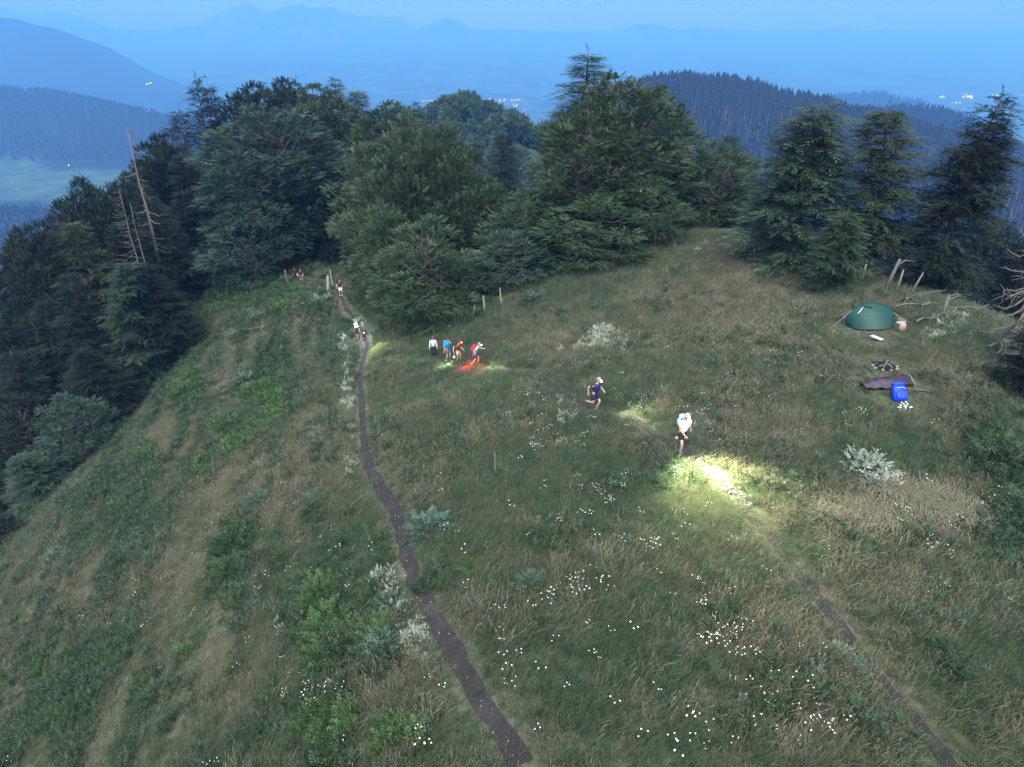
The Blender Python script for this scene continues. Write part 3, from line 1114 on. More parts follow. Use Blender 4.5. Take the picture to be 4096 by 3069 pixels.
DRY = [(770, 285, 75, 32, .9), (720, 330, 70, 25, .6), (690, 300, 60, 25, .5), (930, 505, 55, 20, 1.0), (865, 520, 45, 30, .9), (880, 385, 40, 30, .3), (960, 390, 50, 30, .6),
       (300, 440, 45, 25, .7), (245, 500, 60, 25, .8), (160, 575, 45, 30, .7), (85, 600, 40, 25, .6), (560, 340, 45, 18, .6), (830, 620, 50, 40, .5), (780, 430, 30, 25, .6),
       (745, 420, 25, 35, .5), (460, 630, 25, 35, .5), (420, 665, 30, 30, .6), (330, 400, 35, 20, .5), (300, 320, 20, 14, .6), (900, 590, 70, 40, .5), (620, 560, 50, 25, .3), (765, 530, 22, 25, .8)]
GREEN = [(262, 412, 26, 32, 1.0), (232, 435, 26, 26, 1.0), (188, 388, 18, 26, .9), (285, 302, 40, 20, 1.0), (240, 300, 38, 26, .8), (180, 350, 30, 18, .7), (322, 640, 26, 42, 1.0), (238, 562, 22, 34, 1.0),
         (318, 512, 15, 18, .9), (200, 470, 25, 14, .6), (150, 460, 20, 20, .5), (330, 730, 60, 30, .6), (60, 690, 60, 60, .6), (395, 745, 30, 22, .8), (200, 320, 30, 20, .7), (120, 510, 16, 14, .7),
         (160, 690, 40, 40, .5), (380, 640, 22, 30, .6), (428, 575, 14, 14, .8), (1000, 470, 40, 90, .6), (960, 640, 60, 60, .4), (640, 490, 40, 20, .4), (545, 560, 45, 28, .5), (350, 390, 14, 30, .4)]
PALE = [(388, 585, 12, 22, .9), (418, 640, 16, 26, 1.0), (400, 612, 14, 22, .7), (350, 400, 7, 20, .8), (352, 440, 6, 14, .7), (350, 375, 6, 12, .6), (352, 466, 6, 12, .6), (345, 345, 8, 10, .6), (322, 302, 18, 12, .7),
        (300, 625, 12, 14, .5), (318, 680, 20, 12, .5), (250, 500, 10, 10, .3), (600, 345, 25, 10, .7), (575, 412, 20, 12, .3), (690, 250, 20, 8, .2), (380, 690, 16, 18, .4), (930, 330, 30, 14, .3)]
DAISY = [(540, 602, 34, 14, 1.0), (566, 585, 30, 16, .7), (648, 612, 60, 36, .35), (715, 650, 48, 20, 1.0), (760, 640, 55, 18, .8), (690, 610, 50, 24, .5), (600, 505, 60, 34, .3), (670, 545, 50, 24, .35),
         (560, 440, 30, 20, .45), (555, 400, 25, 14, .4), (590, 480, 14, 8, .6), (620, 570, 40, 14, .4), (310, 692, 26, 16, .9), (330, 640, 16, 30, .5), (315, 610, 12, 14, .7), (902, 500, 14, 16, .9), (855, 470, 20, 14, .5),
         (800, 720, 50, 20, .5), (745, 700, 50, 20, .4), (880, 395, 6, 5, 0), (838, 395, 22, 22, .5), (780, 345, 60, 30, .22), (700, 420, 60, 24, .2), (690, 745, 40, 20, .6), (430, 690, 14, 14, .5), (400, 740, 20, 14, .5),
         (340, 700, 20, 14, .6), (230, 640, 20, 12, .3), (880, 330, 12, 8, .3), (935, 550, 22, 10, .4), (960, 500, 60, 50, .06), (550, 640, 200, 90, .10), (250, 560, 160, 100, .05), (720, 380, 160, 60, .06)]
_dry = blobs(_u, _v, DRY)
_grn = blobs(_u, _v, GREEN)
_pal = blobs(_u, _v, PALE)
_dai = blobs(_u, _v, DAISY)

_wear = np.where(_tw == 0, .02 + .0075 * _D, np.where(_tw == 1, np.where((_v > 505) & (_v < 560) | (_v > 650), -.14, .0) + .005 * _D, -.1))
_stony = blobs(_u, _v, [(708, 470, 9, 5, 1), (724, 482, 9, 5, 1)])
_wear = _wear + (_stony > .45) * (.9 * rng.random(len(_td)) ** .3)
_ok = (_td > _wear + rng.normal(0, .05, len(_td))) & _rim
_CAMP = ground(868, 326)
_ok &= np.hypot(_P[:, 0] - _CAMP.x, (_P[:, 1] - _CAMP.y) * 1.3) > 1.2
_q = rng.random(len(_td))
_isdry = (_q < np.clip(_dry * (.5 + _nz2) + sstep(_nz1 * .6 + _band * .4 * _left + _nz1 * .4 * (1 - _left), .53, .68) * .42 + .05 + .18 * _left * sstep(_band, .5, .62), 0, .8))
_hq = rng.random(len(_td))
_isherb = _hq < np.clip(_grn * sstep(_nz2 + _grn * .3, .45, .7) * .8 + sstep(_nz1, .56, .68) * .12 * (1 - _left) + _left * sstep(1 - _band, .53, .64) * .42, 0, .85)
_ispale = rng.random(len(_td)) < _pal * sstep(_nz2 + _pal * .25, .45, .7) * .55


_near = np.clip(.45 + _td * .8, .45, 1.0) * (1 + _left * np.clip((.5 - _band) * 2.2, -.35, .35))
for _cu, _cv, _cr in ((868, 328, 1.5), (886, 367, .8), (884, 386, 1.2), (898, 400, .6), (876, 342, .5)):
    _g0 = ground(_cu, _cv)
    _near = np.minimum(_near, np.clip(.30 + .7 * (np.hypot(_P[:, 0] - _g0.x, _P[:, 1] - _g0.y) - _cr) / 1.2, .30, 1))


def put(name, me, sel, smin, smax, label, cap=None, tilt=.12, far=1.0):
    idx = np.flatnonzero(sel)
    if cap and len(idx) > cap:
        idx = rng.choice(idx, cap, replace=False)
    n = len(idx)
    rot = np.column_stack([rng.normal(0, tilt, n), rng.normal(0, tilt, n), rng.random(n) * 6.28])
    s = rng.uniform(smin, smax, n) * (1 + far * .7 * np.clip((_D[idx] - 25) / 60, 0, 1)) * _near[idx]
    scatter(name, me, _P[idx], rot, s, label)
    return n


gA = mesh_np('grass_tuft', *blades(1, 26, .30, .30, .016, .5)[:2], M['grass'], blades(1, 26, .30, .30, .016, .5)[2])
gB = mesh_np('grass_tuft', *blades(2, 22, .26, .44, .013, .6)[:2], M['grass'], blades(2, 22, .26, .44, .013, .6)[2])
gD = mesh_np('dry_tuft', *blades(3, 26, .28, .44, .0085, .5, 3, True, (.22, -.08))[:2], M['grass_dry'], blades(3, 26, .28, .44, .0085, .5, 3, True, (.22, -.08))[2])
_half = rng.random(len(_td)) < .5
_g = _ok & ~_isdry
cnt = [put('grass', gA, _g & _half, .7, 1.25, 'short green meadow grass'), put('grass', gB, _g & ~_half, .6, 1.2, 'taller green meadow grass'),
       put('grass', gD, _ok & _isdry, .6, 1.2, 'dry tan seed grass in patches')]
h1 = herb_mesh('herb_clump', 5, 26, .30, .34, 'herb')
h2 = herb_mesh('herb_clump', 6, 24, .34, .42, 'herb_bright', (.22, .4))
h3 = herb_mesh('herb_clump', 7, 24, .30, .45, 'herb_blue', (.16, .28), 1.0)
h4 = herb_mesh('herb_clump', 8, 22, .28, .55, 'herb_pale', (.10, .22), 1.4)
_far = _td > .1
_hsel = _ok & _isherb & _far
_r3 = rng.random(len(_td))
_bright = (_grn > .45) & (_nz1 > .47)
cnt += [put('undergrowth', h1, _hsel & ~_bright & (_r3 < .75), .5, 1.15, 'dark green herbs on the slope'),
        put('undergrowth', h2, _hsel & _bright & (_r3 < .8), .5, 1.1, 'bright green nettles and ferns on the slope'),
        put('undergrowth', h3, _hsel & (_r3 >= .8), .5, 1.1, 'blue green leafy herbs'),
        put('undergrowth', h4, _ok & _ispale & _far, .45, .95, 'pale flowering herbs beside the trail')]


def daisy_mesh():
    V, F = [], []
    for f in range(3):
        c = np.array([[0, 0, .36], [.10, .05, .30], [-.06, .11, .40]][f])
        b = len(V)
        for k in range(8):
            a = 6.283 * k / 8
            V.append(c + np.array([math.cos(a) * .016, math.sin(a) * .016, .004 * (-1) ** k]))
        F += [(b, b + 1, b + 2, b + 3), (b, b + 3, b + 4, b + 7), (b + 4, b + 5, b + 6, b + 7)]
    return mesh_np('daisy_heads', V, F, M['petal'])


_ds = _ok & _far & (rng.random(len(_td)) < _dai * .40 * sstep(_nz2, .38, .6) + .003) & (_td > .35)
cnt += [put('daisies', daisy_mesh(), _ds, .8, 1.35, 'white daisies sprinkled through the meadow', 5200, .2, .3)]
print('scatter counts', cnt)

# stones and pebbles lying on the lit stretch of the meadow trail
_st = MB()
for i in range(110):
    t = rng.random()
    u_, v_ = 696 + t * 52 + rng.normal() * 5, 459 + t * 44 + rng.normal() * 4
    g_ = ground(u_, v_)
    _s = rng.uniform(.02, .065) * (1.3 if rng.random() < .15 else 1)
    _st.blob((g_.x, g_.y, float(gz(g_.x, g_.y)) + .04), (_s, _s * rng.uniform(.6, 1), _s * .55), rng.random() * 6, .5, 6, 4, i)
for k_, (L_, w_) in enumerate(TR_W[:2]):
    for i in range(160 if k_ == 0 else 30):
        p_ = L_[rng.integers(0, len(L_))] + rng.normal(0, w_ * .3, 2)
        _s = rng.uniform(.010, .026)
        _st.blob((p_[0], p_[1], float(gz(*p_)) + .035), (_s, _s, _s * .6), 0, .5, 5, 3, i)
link('gravel', _st.mesh('gravel', M['stone'], False), kind='stuff', label='pale stones and pebbles lying on the trails')

# ------------------------------------------------------------------ far woods and lights
def far_conifer():
    r = np.random.default_rng(3)
    V, F, T = [], [], []
    for k in range(7):
        t = k / 7
        z0, z1, R0 = 3 + 15 * t, 3 + 15 * t + 4.6, 3.4 * (1 - t) + .5
        for j in range(6):
            a = 6.283 * (j + r.random() * .4) / 6 + k
            w = .42
            b = len(V)
            V += [(0, 0, z1), (R0 * math.cos(a - w), R0 * math.sin(a - w), z0 + r.random()), (R0 * 1.25 * math.cos(a), R0 * 1.25 * math.sin(a), z0 - .5), (R0 * math.cos(a + w), R0 * math.sin(a + w), z0 + r.random())]
            F.append((b, b + 1, b + 2, b + 3))
            T += [r.random()] * 4
    return mesh_np('far_conifer', V, F, M['far_tree'], T)


def far_leafy():
    r = np.random.default_rng(4)
    n = 420
    c = unit(r.normal(size=(7, 3))) * np.array([2.2, 2.2, 2.0]) + np.array([0, 0, 6.0])
    k = r.integers(0, 7, n)
    d = unit(r.normal(size=(n, 3)) + np.array([0, 0, .4]))
    p = c[k] + d * 2.1
    V, F, T = assemble([t * np.array([1.5, 1.8, 1.5]) for t in BEECH_SPRAYS], p, unit(d + r.normal(size=(n, 3)) * .5), d, r.uniform(.8, 1.3, n), r, np.clip(r.random(n) * .5 + (c[k][:, 2] - 4) * .12, 0, 1))
    return mesh_np('far_broadleaf', V, F, M['far_leafy'], T)


def far_snag():
    return MB().tube([(0, 0, 0), (.2, 0, 8), (0, .2, 17)], [.4, .3, .1], 4).mesh('far_snag', M['far_dead'], False)


def hill_points(x0, x1, y0, y1, step, names, seed):
    r = np.random.default_rng(seed)
    n = int((x1 - x0) * (y1 - y0) / step ** 2)
    x, y = r.uniform(x0, x1, n), r.uniform(y0, y1, n)
    _, wh = far_height(x, y, True)
    keys = list(RIDGES)
    ok = np.isin(wh, [keys.index(k) + 1 for k in names])
    x, y = x[ok], y[ok]
    z = gz(x, y)
    P = np.column_stack([x, y, z])
    u, v, D = project(P)
    ok = (u > -60) & (u < 1090) & (v < 330) & (v > -30)
    return P[ok], r


def wood(name, me, P, r, s0, s1, label, hz_=1.0):
    rot = np.column_stack([r.normal(0, .04, len(P)), r.normal(0, .04, len(P)), r.random(len(P)) * 6.28])
    scatter(name, me, P, rot, r.uniform(s0, s1, len(P)), label)


_fc, _fl, _fs = far_conifer(), far_leafy(), far_snag()
P_, r_ = hill_points(-60, 900, 380, 1150, 6.2, ['right_hill', 'right_front'], 1)
_cl = fbm(P_[:, 0] / 60, P_[:, 1] / 60, 50, 3)
_low = project(P_)
_dead = (_cl > .50) & (_low[1] > 100 + .12 * (_low[0] - 600)) & (r_.random(len(P_)) < .28)
wood('forest', _fc, P_[~_dead], r_, .6, 1.05, 'dark conifer wood covering the broad hill on the right')
wood('forest', _fs, P_[_dead], r_, .7, 1.2, 'pale dead trunks standing in the hill wood')
P_, r_ = hill_points(300, 1500, 1000, 1650, 9, ['right_low', 'bump'], 2)
_gr = (P_[:, 2] < -262) & (P_[:, 0] > 900) & (_low[0].max() > 0)
wood('forest', _fc, P_, r_, .7, 1.1, 'hazy conifer wood on the low hills at the right edge')
P_, r_ = hill_points(-140, 150, 140, 420, 4.3, ['link', 'knoll'], 3)
_sp = ridge(P_[:, 0], P_[:, 1], SPUR_GRASS, 1.0, 1) < -8
_cn = r_.random(len(P_)) < .12
wood('forest', _fl, P_[_sp & ~_cn], r_, .75, 1.25, 'broadleaf wood on the knoll behind the ridge')
wood('forest', _fc, P_[_sp & _cn], r_, .5, .75, 'scattered conifers in the knoll wood')
P_, r_ = hill_points(-2400, -300, 900, 2900, 17, ['left_hill', 'left_front'], 4)
_fr = project(P_)[1] < 400
wood('forest', _fc, P_[_fr], r_, .6, 1.0, 'hazy blue wood on the hill at the left edge')
P_, r_ = hill_points(300, 2400, 3200, 4000, 24, ['far_low'], 5)
wood('forest', _fc, P_, r_, 1.0, 1.6, 'faint far wood on the low rise before the town')

_tl = {'warm': MB(), 'white': MB()}
for (u0, v0, su, sv, n, c) in [(425, 102, 7, .6, 9, 'warm'), (446, 102, 4, .8, 6, 'white'), (480, 100, 14, 1, 12, 'white'), (510, 101, 14, 1.2, 12, 'warm'), (515, 106, 2, 1.4, 5, 'warm'), (524, 111, 3, 1, 3, 'warm'),
                               (148, 85, 8, .8, 5, 'white'), (185, 93, 3, 1, 3, 'warm'), (152, 112, 5, 1.2, 6, 'white'), (140, 110, 4, .7, 4, 'warm'), (968, 97, 6, 1.6, 18, 'warm'), (940, 98, 6, .6, 7, 'warm'),
                               (956, 104, 5, .5, 6, 'white'), (995, 96, 4, .7, 4, 'warm'), (1019, 96, 4, .6, 4, 'white'), (911, 99, 3, .5, 2, 'white'), (75, 168, 6, .3, 3, 'white')]:
    for i in range(n):
        g_ = ground(u0 + rng.normal() * su * .6, v0 + rng.normal() * sv * .6, 700, 12000)
        k = g_.length / 5600
        s_ = rng.uniform(.8, 1.9) * k
        _tl[c].blob((g_.x, g_.y, g_.z + 8), (s_, s_, s_), seg=5, rings=3)
link('town_lights', _tl['warm'].mesh('town_lights', emit('warm_street_light', (1, .62, .28), 6), False), kind='stuff', label='warm street lights of towns in the valley')
link('town_lights', _tl['white'].mesh('town_lights', emit('white_street_light', (1, .9, .8), 4), False), kind='stuff', label='white street lights of towns in the valley')

#@@PART3@@
# ------------------------------------------------------------------ fences and posts
def gpt(u, v, dmin=8.0):
    g_ = ground(u, v, dmin)
    return Vector((g_.x, g_.y, float(gz(g_.x, g_.y))))


def post(u, v, h, w, lean, label, cat='fence post', mat='post', group=None, split=False):
    p = gpt(u, v)
    mb = MB()
    n = 5
    pts = [(lean[0] * t * h + .01 * math.sin(t * 9 + u), lean[1] * t * h, -.3 + (h + .3) * t) for t in np.linspace(0, 1, n)]
    mb.tube(pts, [w * .55, w * .55, w * .52, w * .5, w * .42], 7)
    o = thing('fence_post', label, cat, p, u * .3, group, mb.mesh('fence_post', M[mat], False))
    return o, p, [p + Vector(q) for q in pts]


POSTS = [
    (172, 320, 1.3, .11, (.1, 0), 'grey post lowest on the left fence line at the wood edge'),
    (180, 310, 1.3, .11, (-.05, .1), 'second lowest grey post on the left fence line'),
    (190, 302, 1.5, .12, (.14, 0), 'pale leaning post in the middle of the left fence line'),
    (215, 281, 1.5, .12, (.12, 0), 'pale slanting post third from the top of the left fence line'),
    (227, 273, 1.5, .13, (.06, 0), 'pale post second from the top of the left fence line'),
    (237, 268, 1.3, .12, (-.06, 0), 'short pale post topmost on the left fence line'),
    (485, 313, 1.5, .17, (-.12, 0), 'thick tan post leaning at the wood edge above the four hikers'),
    (502, 306, 1.5, .11, (-.12, .05), 'slim grey post right of the thick tan post at the wood edge'),
    (473, 320, 1.2, .09, (-.16, 0), 'thin dark leaning post left of the thick tan post'),
    (698, 226, 1.2, .13, (0, 0), 'grey post on the crest under the giant beech branches'),
    (765, 235, 1.5, .15, (.03, 0), 'pale post on the crest left of the bushy fir'),
    (861, 284, 1.3, .14, (.03, 0), 'grey post under the firs behind the tent'),
]
for a in POSTS:
    post(*a, group='fence posts along the wood edge')
_gp, _gb, _ = post(328, 294, 2.0, .36, (-.16, 0), 'stout white barked gatepost beside the trail under the beeches', 'gatepost')
_gp.name = 'gatepost'
_gp2, _, _ = post(333, 286, 1.9, .14, (-.1, 0), 'thinner pale post standing behind the white gatepost', 'gatepost')
_gp2.name = 'gatepost.001'

# sawn stump and leaning logs
def stump(u, v, label):
    p = gpt(u, v)
    mb = MB().tube([(0, 0, -.4), (0, 0, .1), (.03, 0, .6), (-.05, .03, 1.3), (-.12, 0, 1.9)], [.36, .28, .18, .14, .10], 9)
    for k in range(5):
        a = k * 1.3
        mb.tube([(0, 0, .35), (.35 * math.cos(a), .35 * math.sin(a), .1), (.7 * math.cos(a), .7 * math.sin(a), -.2)], [.12, .1, .04], 5)
    return thing('tree_stump', label, 'tree stump', p, 0, None, mb.mesh('tree_stump', M['bark'], True))


stump(288, 285, 'tan broken stump beside the two people under the big beech')

_log_lab = ['thick bark stripped trunk leaning beside the firs behind the tent', 'pale leaning log just right of the stripped trunk', 'short pale log propped under the middle fir', 'grey snapped trunk standing under the rightmost fir']
for i, (u, v, L_, ln, w) in enumerate([(884, 292, 2.1, (.22, 0), .12), (894, 294, 1.5, (.18, .1), .09), (907, 300, 1.7, (.3, 0), .07), (939, 322, 1.5, (.1, .05), .10)]):
    p = gpt(u, v)
    mb = MB().tube([(0, 0, -.2), (ln[0] * L_ * .5, 0, L_ * .5), (ln[0] * L_, ln[1] * L_, L_)], [w, w * .9, w * .65], 7)
    if i in (0, 3):
        mb.tube([(ln[0] * L_ * .8, 0, L_ * .8), (ln[0] * L_ * .8 + .5, .1, L_ * .95), (ln[0] * L_ + 1.0, .1, L_ * .9)], [w * .5, w * .35, .02], 5)
    thing('dead_log', _log_lab[i], 'log', p, 0, 'dead logs under the firs', mb.mesh('dead_log', M['bark_dead'], True))


# ------------------------------------------------------------------ dead trees
def dead_tree(name, u, v, D, base_uv, label, rad, nb, blen, droop, side=None, seed=0, z0f=.25, twig=True, crook=.12):
    r = np.random.default_rng(seed)
    b_ = gpt(*base_uv) if base_uv else None
    T = at(u, v, D)
    if b_ is None:
        b_ = Vector((T[0], T[1], float(gz(T[0], T[1]))))
    top = Vector(T) - b_
    n = 9
    mid = [Vector((top.x * t + r.normal() * crook * (t > .05) * (t < .97), top.y * t + r.normal() * crook * (t > .05) * (t < .97), top.z * t)) for t in np.linspace(0, 1, n)]
    mid[0].z = -1.0
    o = thing(name, label, 'dead tree', b_)
    tr = MB().tube([tuple(q) for q in mid], np.linspace(rad, rad * .18, n), 8)
    tr.tube([tuple(mid[0]), (0, 0, .2), (0, 0, 1.0)], [rad * 1.7, rad * 1.45, rad], 8, False)
    link('trunk', tr.mesh('trunk', M['bark_dead'], True), o)
    for k in range(nb):
        t = z0f + (1 - z0f) * (k + r.random() * .6) / nb
        i = min(n - 2, int(t * (n - 1)))
        f = t * (n - 1) - i
        p0 = mid[i].lerp(mid[i + 1], f)
        a = r.random() * 6.28 if side is None else side + r.normal() * .55
        L_ = blen * (1.05 - .75 * t) * r.uniform(.5, 1.15)
        d = Vector((math.cos(a), math.sin(a), 0))
        pts = [p0 + d * L_ * q + Vector((0, 0, (-droop * math.sin(q * 2.4) + .1 * q) * L_ * .55)) + Vector(r.normal(size=3)) * .035 * L_ for q in np.linspace(0, 1, 6)]
        rr = rad * (.24 if L_ > 1.5 else .16)
        mb = MB().tube([tuple(q) for q in pts], np.linspace(max(rr, .028), .012, 6), 5)
        if twig:
            for q in range(3):
                j = 2 + q
                e = pts[j] + (d * .5 + Vector(r.normal(size=3)) * .5 + Vector((0, 0, -droop * .5))) * L_ * .28
                mb.tube([tuple(pts[j]), tuple((pts[j] + e) / 2 + Vector((0, 0, .04))), tuple(e)], [.018, .014, .008], 4)
        link('branch', mb.mesh('branch', M['bark_dead'], False), o)
    return o


dead_tree('dead_tree', 127, 128, 79, None, 'tall bleached dead trunk towering over the left tree line',   .30, 40, 3.0, .5, None, 1, .30, True, .16)
dead_tree('dead_tree', 119, 190, 77.5, None, 'thinner bare trunk with long one sided branches left of the tallest dead trunk',   .13, 34, 3.6, .35, math.pi, 2, .35, False, .10)
dead_tree('dead_tree', 130, 203, 78, None, 'short bleached barkless trunk between the two other dead trunks', .15, 8, 1.6, .4, math.pi, 3, .5, False, .08)
dead_tree('gnarled_dead_tree', 1068, 200, 31, None, 'gnarled grey dead tree reaching bare branches in from the right edge', .26, 24, 3.2, .8, math.pi, 6, .12, True, .22)

# fallen bleached branches beneath the firs
_bl = 0
for (u, v, L_, a) in [(925, 300, 2.6, .2), (915, 312, 2.2, -.3), (950, 303, 2.4, .1), (940, 296, 2.8, .5), (962, 315, 2.4, -.2), (905, 306, 1.6, .9), (930, 324, 1.8, .1), (972, 300, 2.5, .4)]:
    p = gpt(u, v)
    r = np.random.default_rng(int(u))
    mb = MB()
    pts = [(L_ * (t - .5) * math.cos(a), L_ * (t - .5) * math.sin(a) + r.normal() * .06, .25 + .35 * t + r.normal() * .05) for t in np.linspace(0, 1, 6)]
    mb.tube(pts, np.linspace(.075, .02, 6), 5)
    for k in range(9):
        i = r.integers(1, 5)
        e = np.array(pts[i]) + r.normal(size=3) * np.array([.5, .4, .2])
        mb.tube([pts[i], (np.array(pts[i]) + e) / 2 + r.normal(size=3) * .05, e], [.025, .018, .01], 4)
    thing('fallen_branch', ['fallen bleached branch lying left under the middle fir', 'twiggy grey branch lying before the middle fir', 'long grey branch under the rightmost fir trunk', 'topmost fallen branch between the right two firs',
                            'fallen grey branch right of the rightmost fir trunk', 'short steep branch beside the leaning logs', 'lowest fallen branch at the grass edge behind the tent', 'fallen branch farthest right beneath the firs'][_bl],
          'fallen branch', p, 0, 'fallen branches under the firs', mb.mesh('fallen_branch', M['bark_dead'], False))
    _bl += 1
for _bi, (u, v) in enumerate([(345, 327), (312, 370)]):
    p = gpt([345, 312][_bi] - (0 if _bi == 0 else 30), [340, 360][_bi]) if _bi == 0 else gpt(232, 336)
    r = np.random.default_rng(90 + _bi)
    if _bi == 0:
        p = gpt(262, 328)
    mb = MB()
    for k in range(7):
        e = r.normal(size=3) * np.array([1.4, .9, .25]) + np.array([0, 0, .5])
        mb.tube([(0, 0, .1), tuple(e * .5 + r.normal(size=3) * .15), tuple(e)], [.07, .05, .015], 5)
    thing('dead_brushwood', ['tangle of dead grey branches lying on the upper left slope', 'smaller heap of dead twigs lower on the left slope'][_bi], 'brushwood', p, 0, None, mb.mesh('dead_brushwood', M['bark_dead'], False))


# ------------------------------------------------------------------ single shrubs and big herbs
def fern_mesh(seed, n=16, L=.7, mat='herb_bright'):
    r = np.random.default_rng(seed)
    V, F, T = [], [], []
    for i in range(n):
        a = 6.283 * i / n + r.normal() * .15
        o = np.array([math.cos(a), math.sin(a), 0])
        sd = np.array([-o[1], o[0], 0])
        l = L * r.uniform(.7, 1.1)
        k = 9
        t0 = r.random() * .6
        for j in range(k):
            s = (j + 1) / k
            c = o * l * s * .8 + np.array([0, 0, l * (1.1 * s - .62 * s * s)])
            w = .26 * l * math.sin(math.pi * (.12 + .83 * s)) * .9
            for sg in (-1, 1):
                b = len(V)
                tip = c + sd * sg * w + o * .06 * l + np.array([0, 0, -.05 * l])
                V += [c - o * .035 * l, c + o * .035 * l, tip + o * .012, tip - o * .012]
                F.append((b, b + 1, b + 2, b + 3))
                T += [t0 + .4 * s] * 4
    return mesh_np('fern', V, F, M[mat], T)


def twig_bush(name, seed, n, rad, h, mat, sp):
    return herb_mesh(name, seed, n, rad, h, mat, sp, .5)


BUSH = {'leafy': twig_bush('shrub', 61, 210, .85, 1.1, 'herb_blue', (.22, .42)), 'green': twig_bush('shrub', 62, 210, .95, .95, 'herb_bright', (.22, .42)),
        'dark': twig_bush('shrub', 63, 220, .95, 1.0, 'herb', (.22, .42)), 'silver': herb_mesh('shrub', 64, 170, .8, 1.0, 'herb_pale', (.16, .34), 1.2), 'fern': fern_mesh(65), 'fern2': fern_mesh(66, 13, .8)}
_bst = {}
PLANTS = [
    ('leafy', 430, 534, 1.2, 'blue green leafy bush right beside the dark trail'),
    ('fern', 450, 545, .9, 'green fern tucked against the right of the trailside bush'),
    ('fern2', 466, 532, .6, 'yellowish green fern a step right of the trailside bush'),
    ('fern', 513, 517, .8, 'bright green fern alone in the middle of the meadow'),
    ('fern2', 493, 482, .7, 'bright green fern under a tall mullein stalk'),
    ('fern', 471, 570, .9, 'small bright fern below the trailside bush'),
    ('dark', 424, 588, .5, 'dark green tuft at the trail junction'),
    ('leafy', 262, 508, 1.15, 'blue green bush on the middle of the left slope'),
    ('dark', 240, 548, 1.5, 'large dark shrub on the left slope below the blue green bush'),
    ('dark', 236, 578, 1.3, 'dark bramble shrub lower on the left slope'),
    ('green', 325, 600, 1.0, 'upper bright green bramble left of the trail bend'),
    ('green', 335, 632, 1.2, 'big bright green bramble mound left of the trail'),
    ('dark', 340, 655, 1.1, 'darker bramble mound below the bright green bramble'),
    ('leafy', 385, 655, .9, 'grey green bush left of the lower trail'),
    ('silver', 392, 600, .5, 'pale flowering bush at the left side of the trail junction'),
    ('silver', 416, 640, .5, 'pale frothy flowering plant touching the lower trail'),
    ('dark', 318, 515, .95, 'round dark green bush between two cattle tracks'),
    ('dark', 352, 515, .7, 'small dark bush nearer the trail than the round dark bush'),
    ('green', 186, 395, 1.7, 'bright green nettle patch close to the left tree line'),
    ('green', 255, 395, 1.5, 'bright green bush at the top of the big left slope thicket'),
    ('leafy', 245, 385, 1.5, 'blue green shrub crowning the left slope thicket'),
    ('green', 238, 428, 1.5, 'vivid green shrub at the foot of the left slope thicket'),
    ('leafy', 318, 308, 1.6, 'bluish shrub below the white gatepost'),
    ('green', 283, 312, 1.7, 'bright raspberry thicket on the slope below the stump'),
    ('silver', 866, 474, 1.25, 'white flowering bush above the flattened hay on the right'),
    ('silver', 880, 490, .9, 'smaller white flowering plant below the white flowering bush'),
    ('fern2', 885, 470, 1.0, 'green tuft right behind the white flowering bush'),
    ('silver', 838, 655, .42, 'white blossomed plant by the lower meadow track, upper one'),
    ('silver', 855, 674, .42, 'white blossomed plant by the lower meadow track, lower one'),
    ('silver', 602, 338, 1.1, 'pale leafy plant on the knoll above the navy runner'),
    ('leafy', 532, 588, .65, 'blue green herb clump ringed by daisies'),
    ('leafy', 535, 305, 1.6, 'grey green shrub at the wood edge right of the fence posts'),
    ('dark', 1000, 470, 1.6, 'dark shrub at the right edge of the meadow'),
    ('dark', 1015, 520, 1.3, 'dark shrub lower at the right edge of the meadow'),
    ('green', 395, 748, .7, 'bright green clump at the bottom left of the trail'),
    ('green', 185, 655, .6, 'small bright green clump on the lower left slope'),
    ('dark', 258, 462, .8, 'small dark round clump alone on the left slope'),
    ('dark', 158, 700, .9, 'dark clump near the bottom of the left slope'),
    ('green', 150, 480, 1.0, 'green shrub against the left tree line'),
    ('leafy', 60, 560, 1.2, 'greyish shrub under the lowest left trees'),
]
for kd, u, v, s_, lb in PLANTS:
    p = gpt(u, v)
    me = BUSH[kd]
    s_ *= {'leafy': .82, 'silver': 1.0}.get(kd, .9)
    nm = 'fern_plant' if kd.startswith('fern') else ('flowering_plant' if kd == 'silver' else 'green_shrub')
    o = thing(nm, lb, 'fern' if kd.startswith('fern') else ('flowering plant' if kd == 'silver' else 'shrub'), p, u * 1.7, 'single plants on the meadow and slope')
    if kd.startswith('fern'):
        fr = link('fronds', me, o)
        st = MB().blob((0, 0, .03), (.06, .06, .08), seg=6, rings=4).mesh('rootstock', M['herb'])
        link('rootstock', st, o)
    else:
        fr = link('foliage', me, o)
        if kd not in _bst:
            mb = MB()
            r = np.random.default_rng(5)
            for k in range(7):
                a = r.random() * 6.28
                mb.tube([(0, 0, -.1), (.2 * math.cos(a), .2 * math.sin(a), .4), (.5 * math.cos(a), .5 * math.sin(a), .8)], [.03, .02, .008], 4)
            _bst[kd] = mb.mesh('stem', M['bark'])
        link('stem', _bst[kd], o)
    for ch in o.children:
        ch.scale = (s_, s_, s_ * random.uniform(.6, .85))
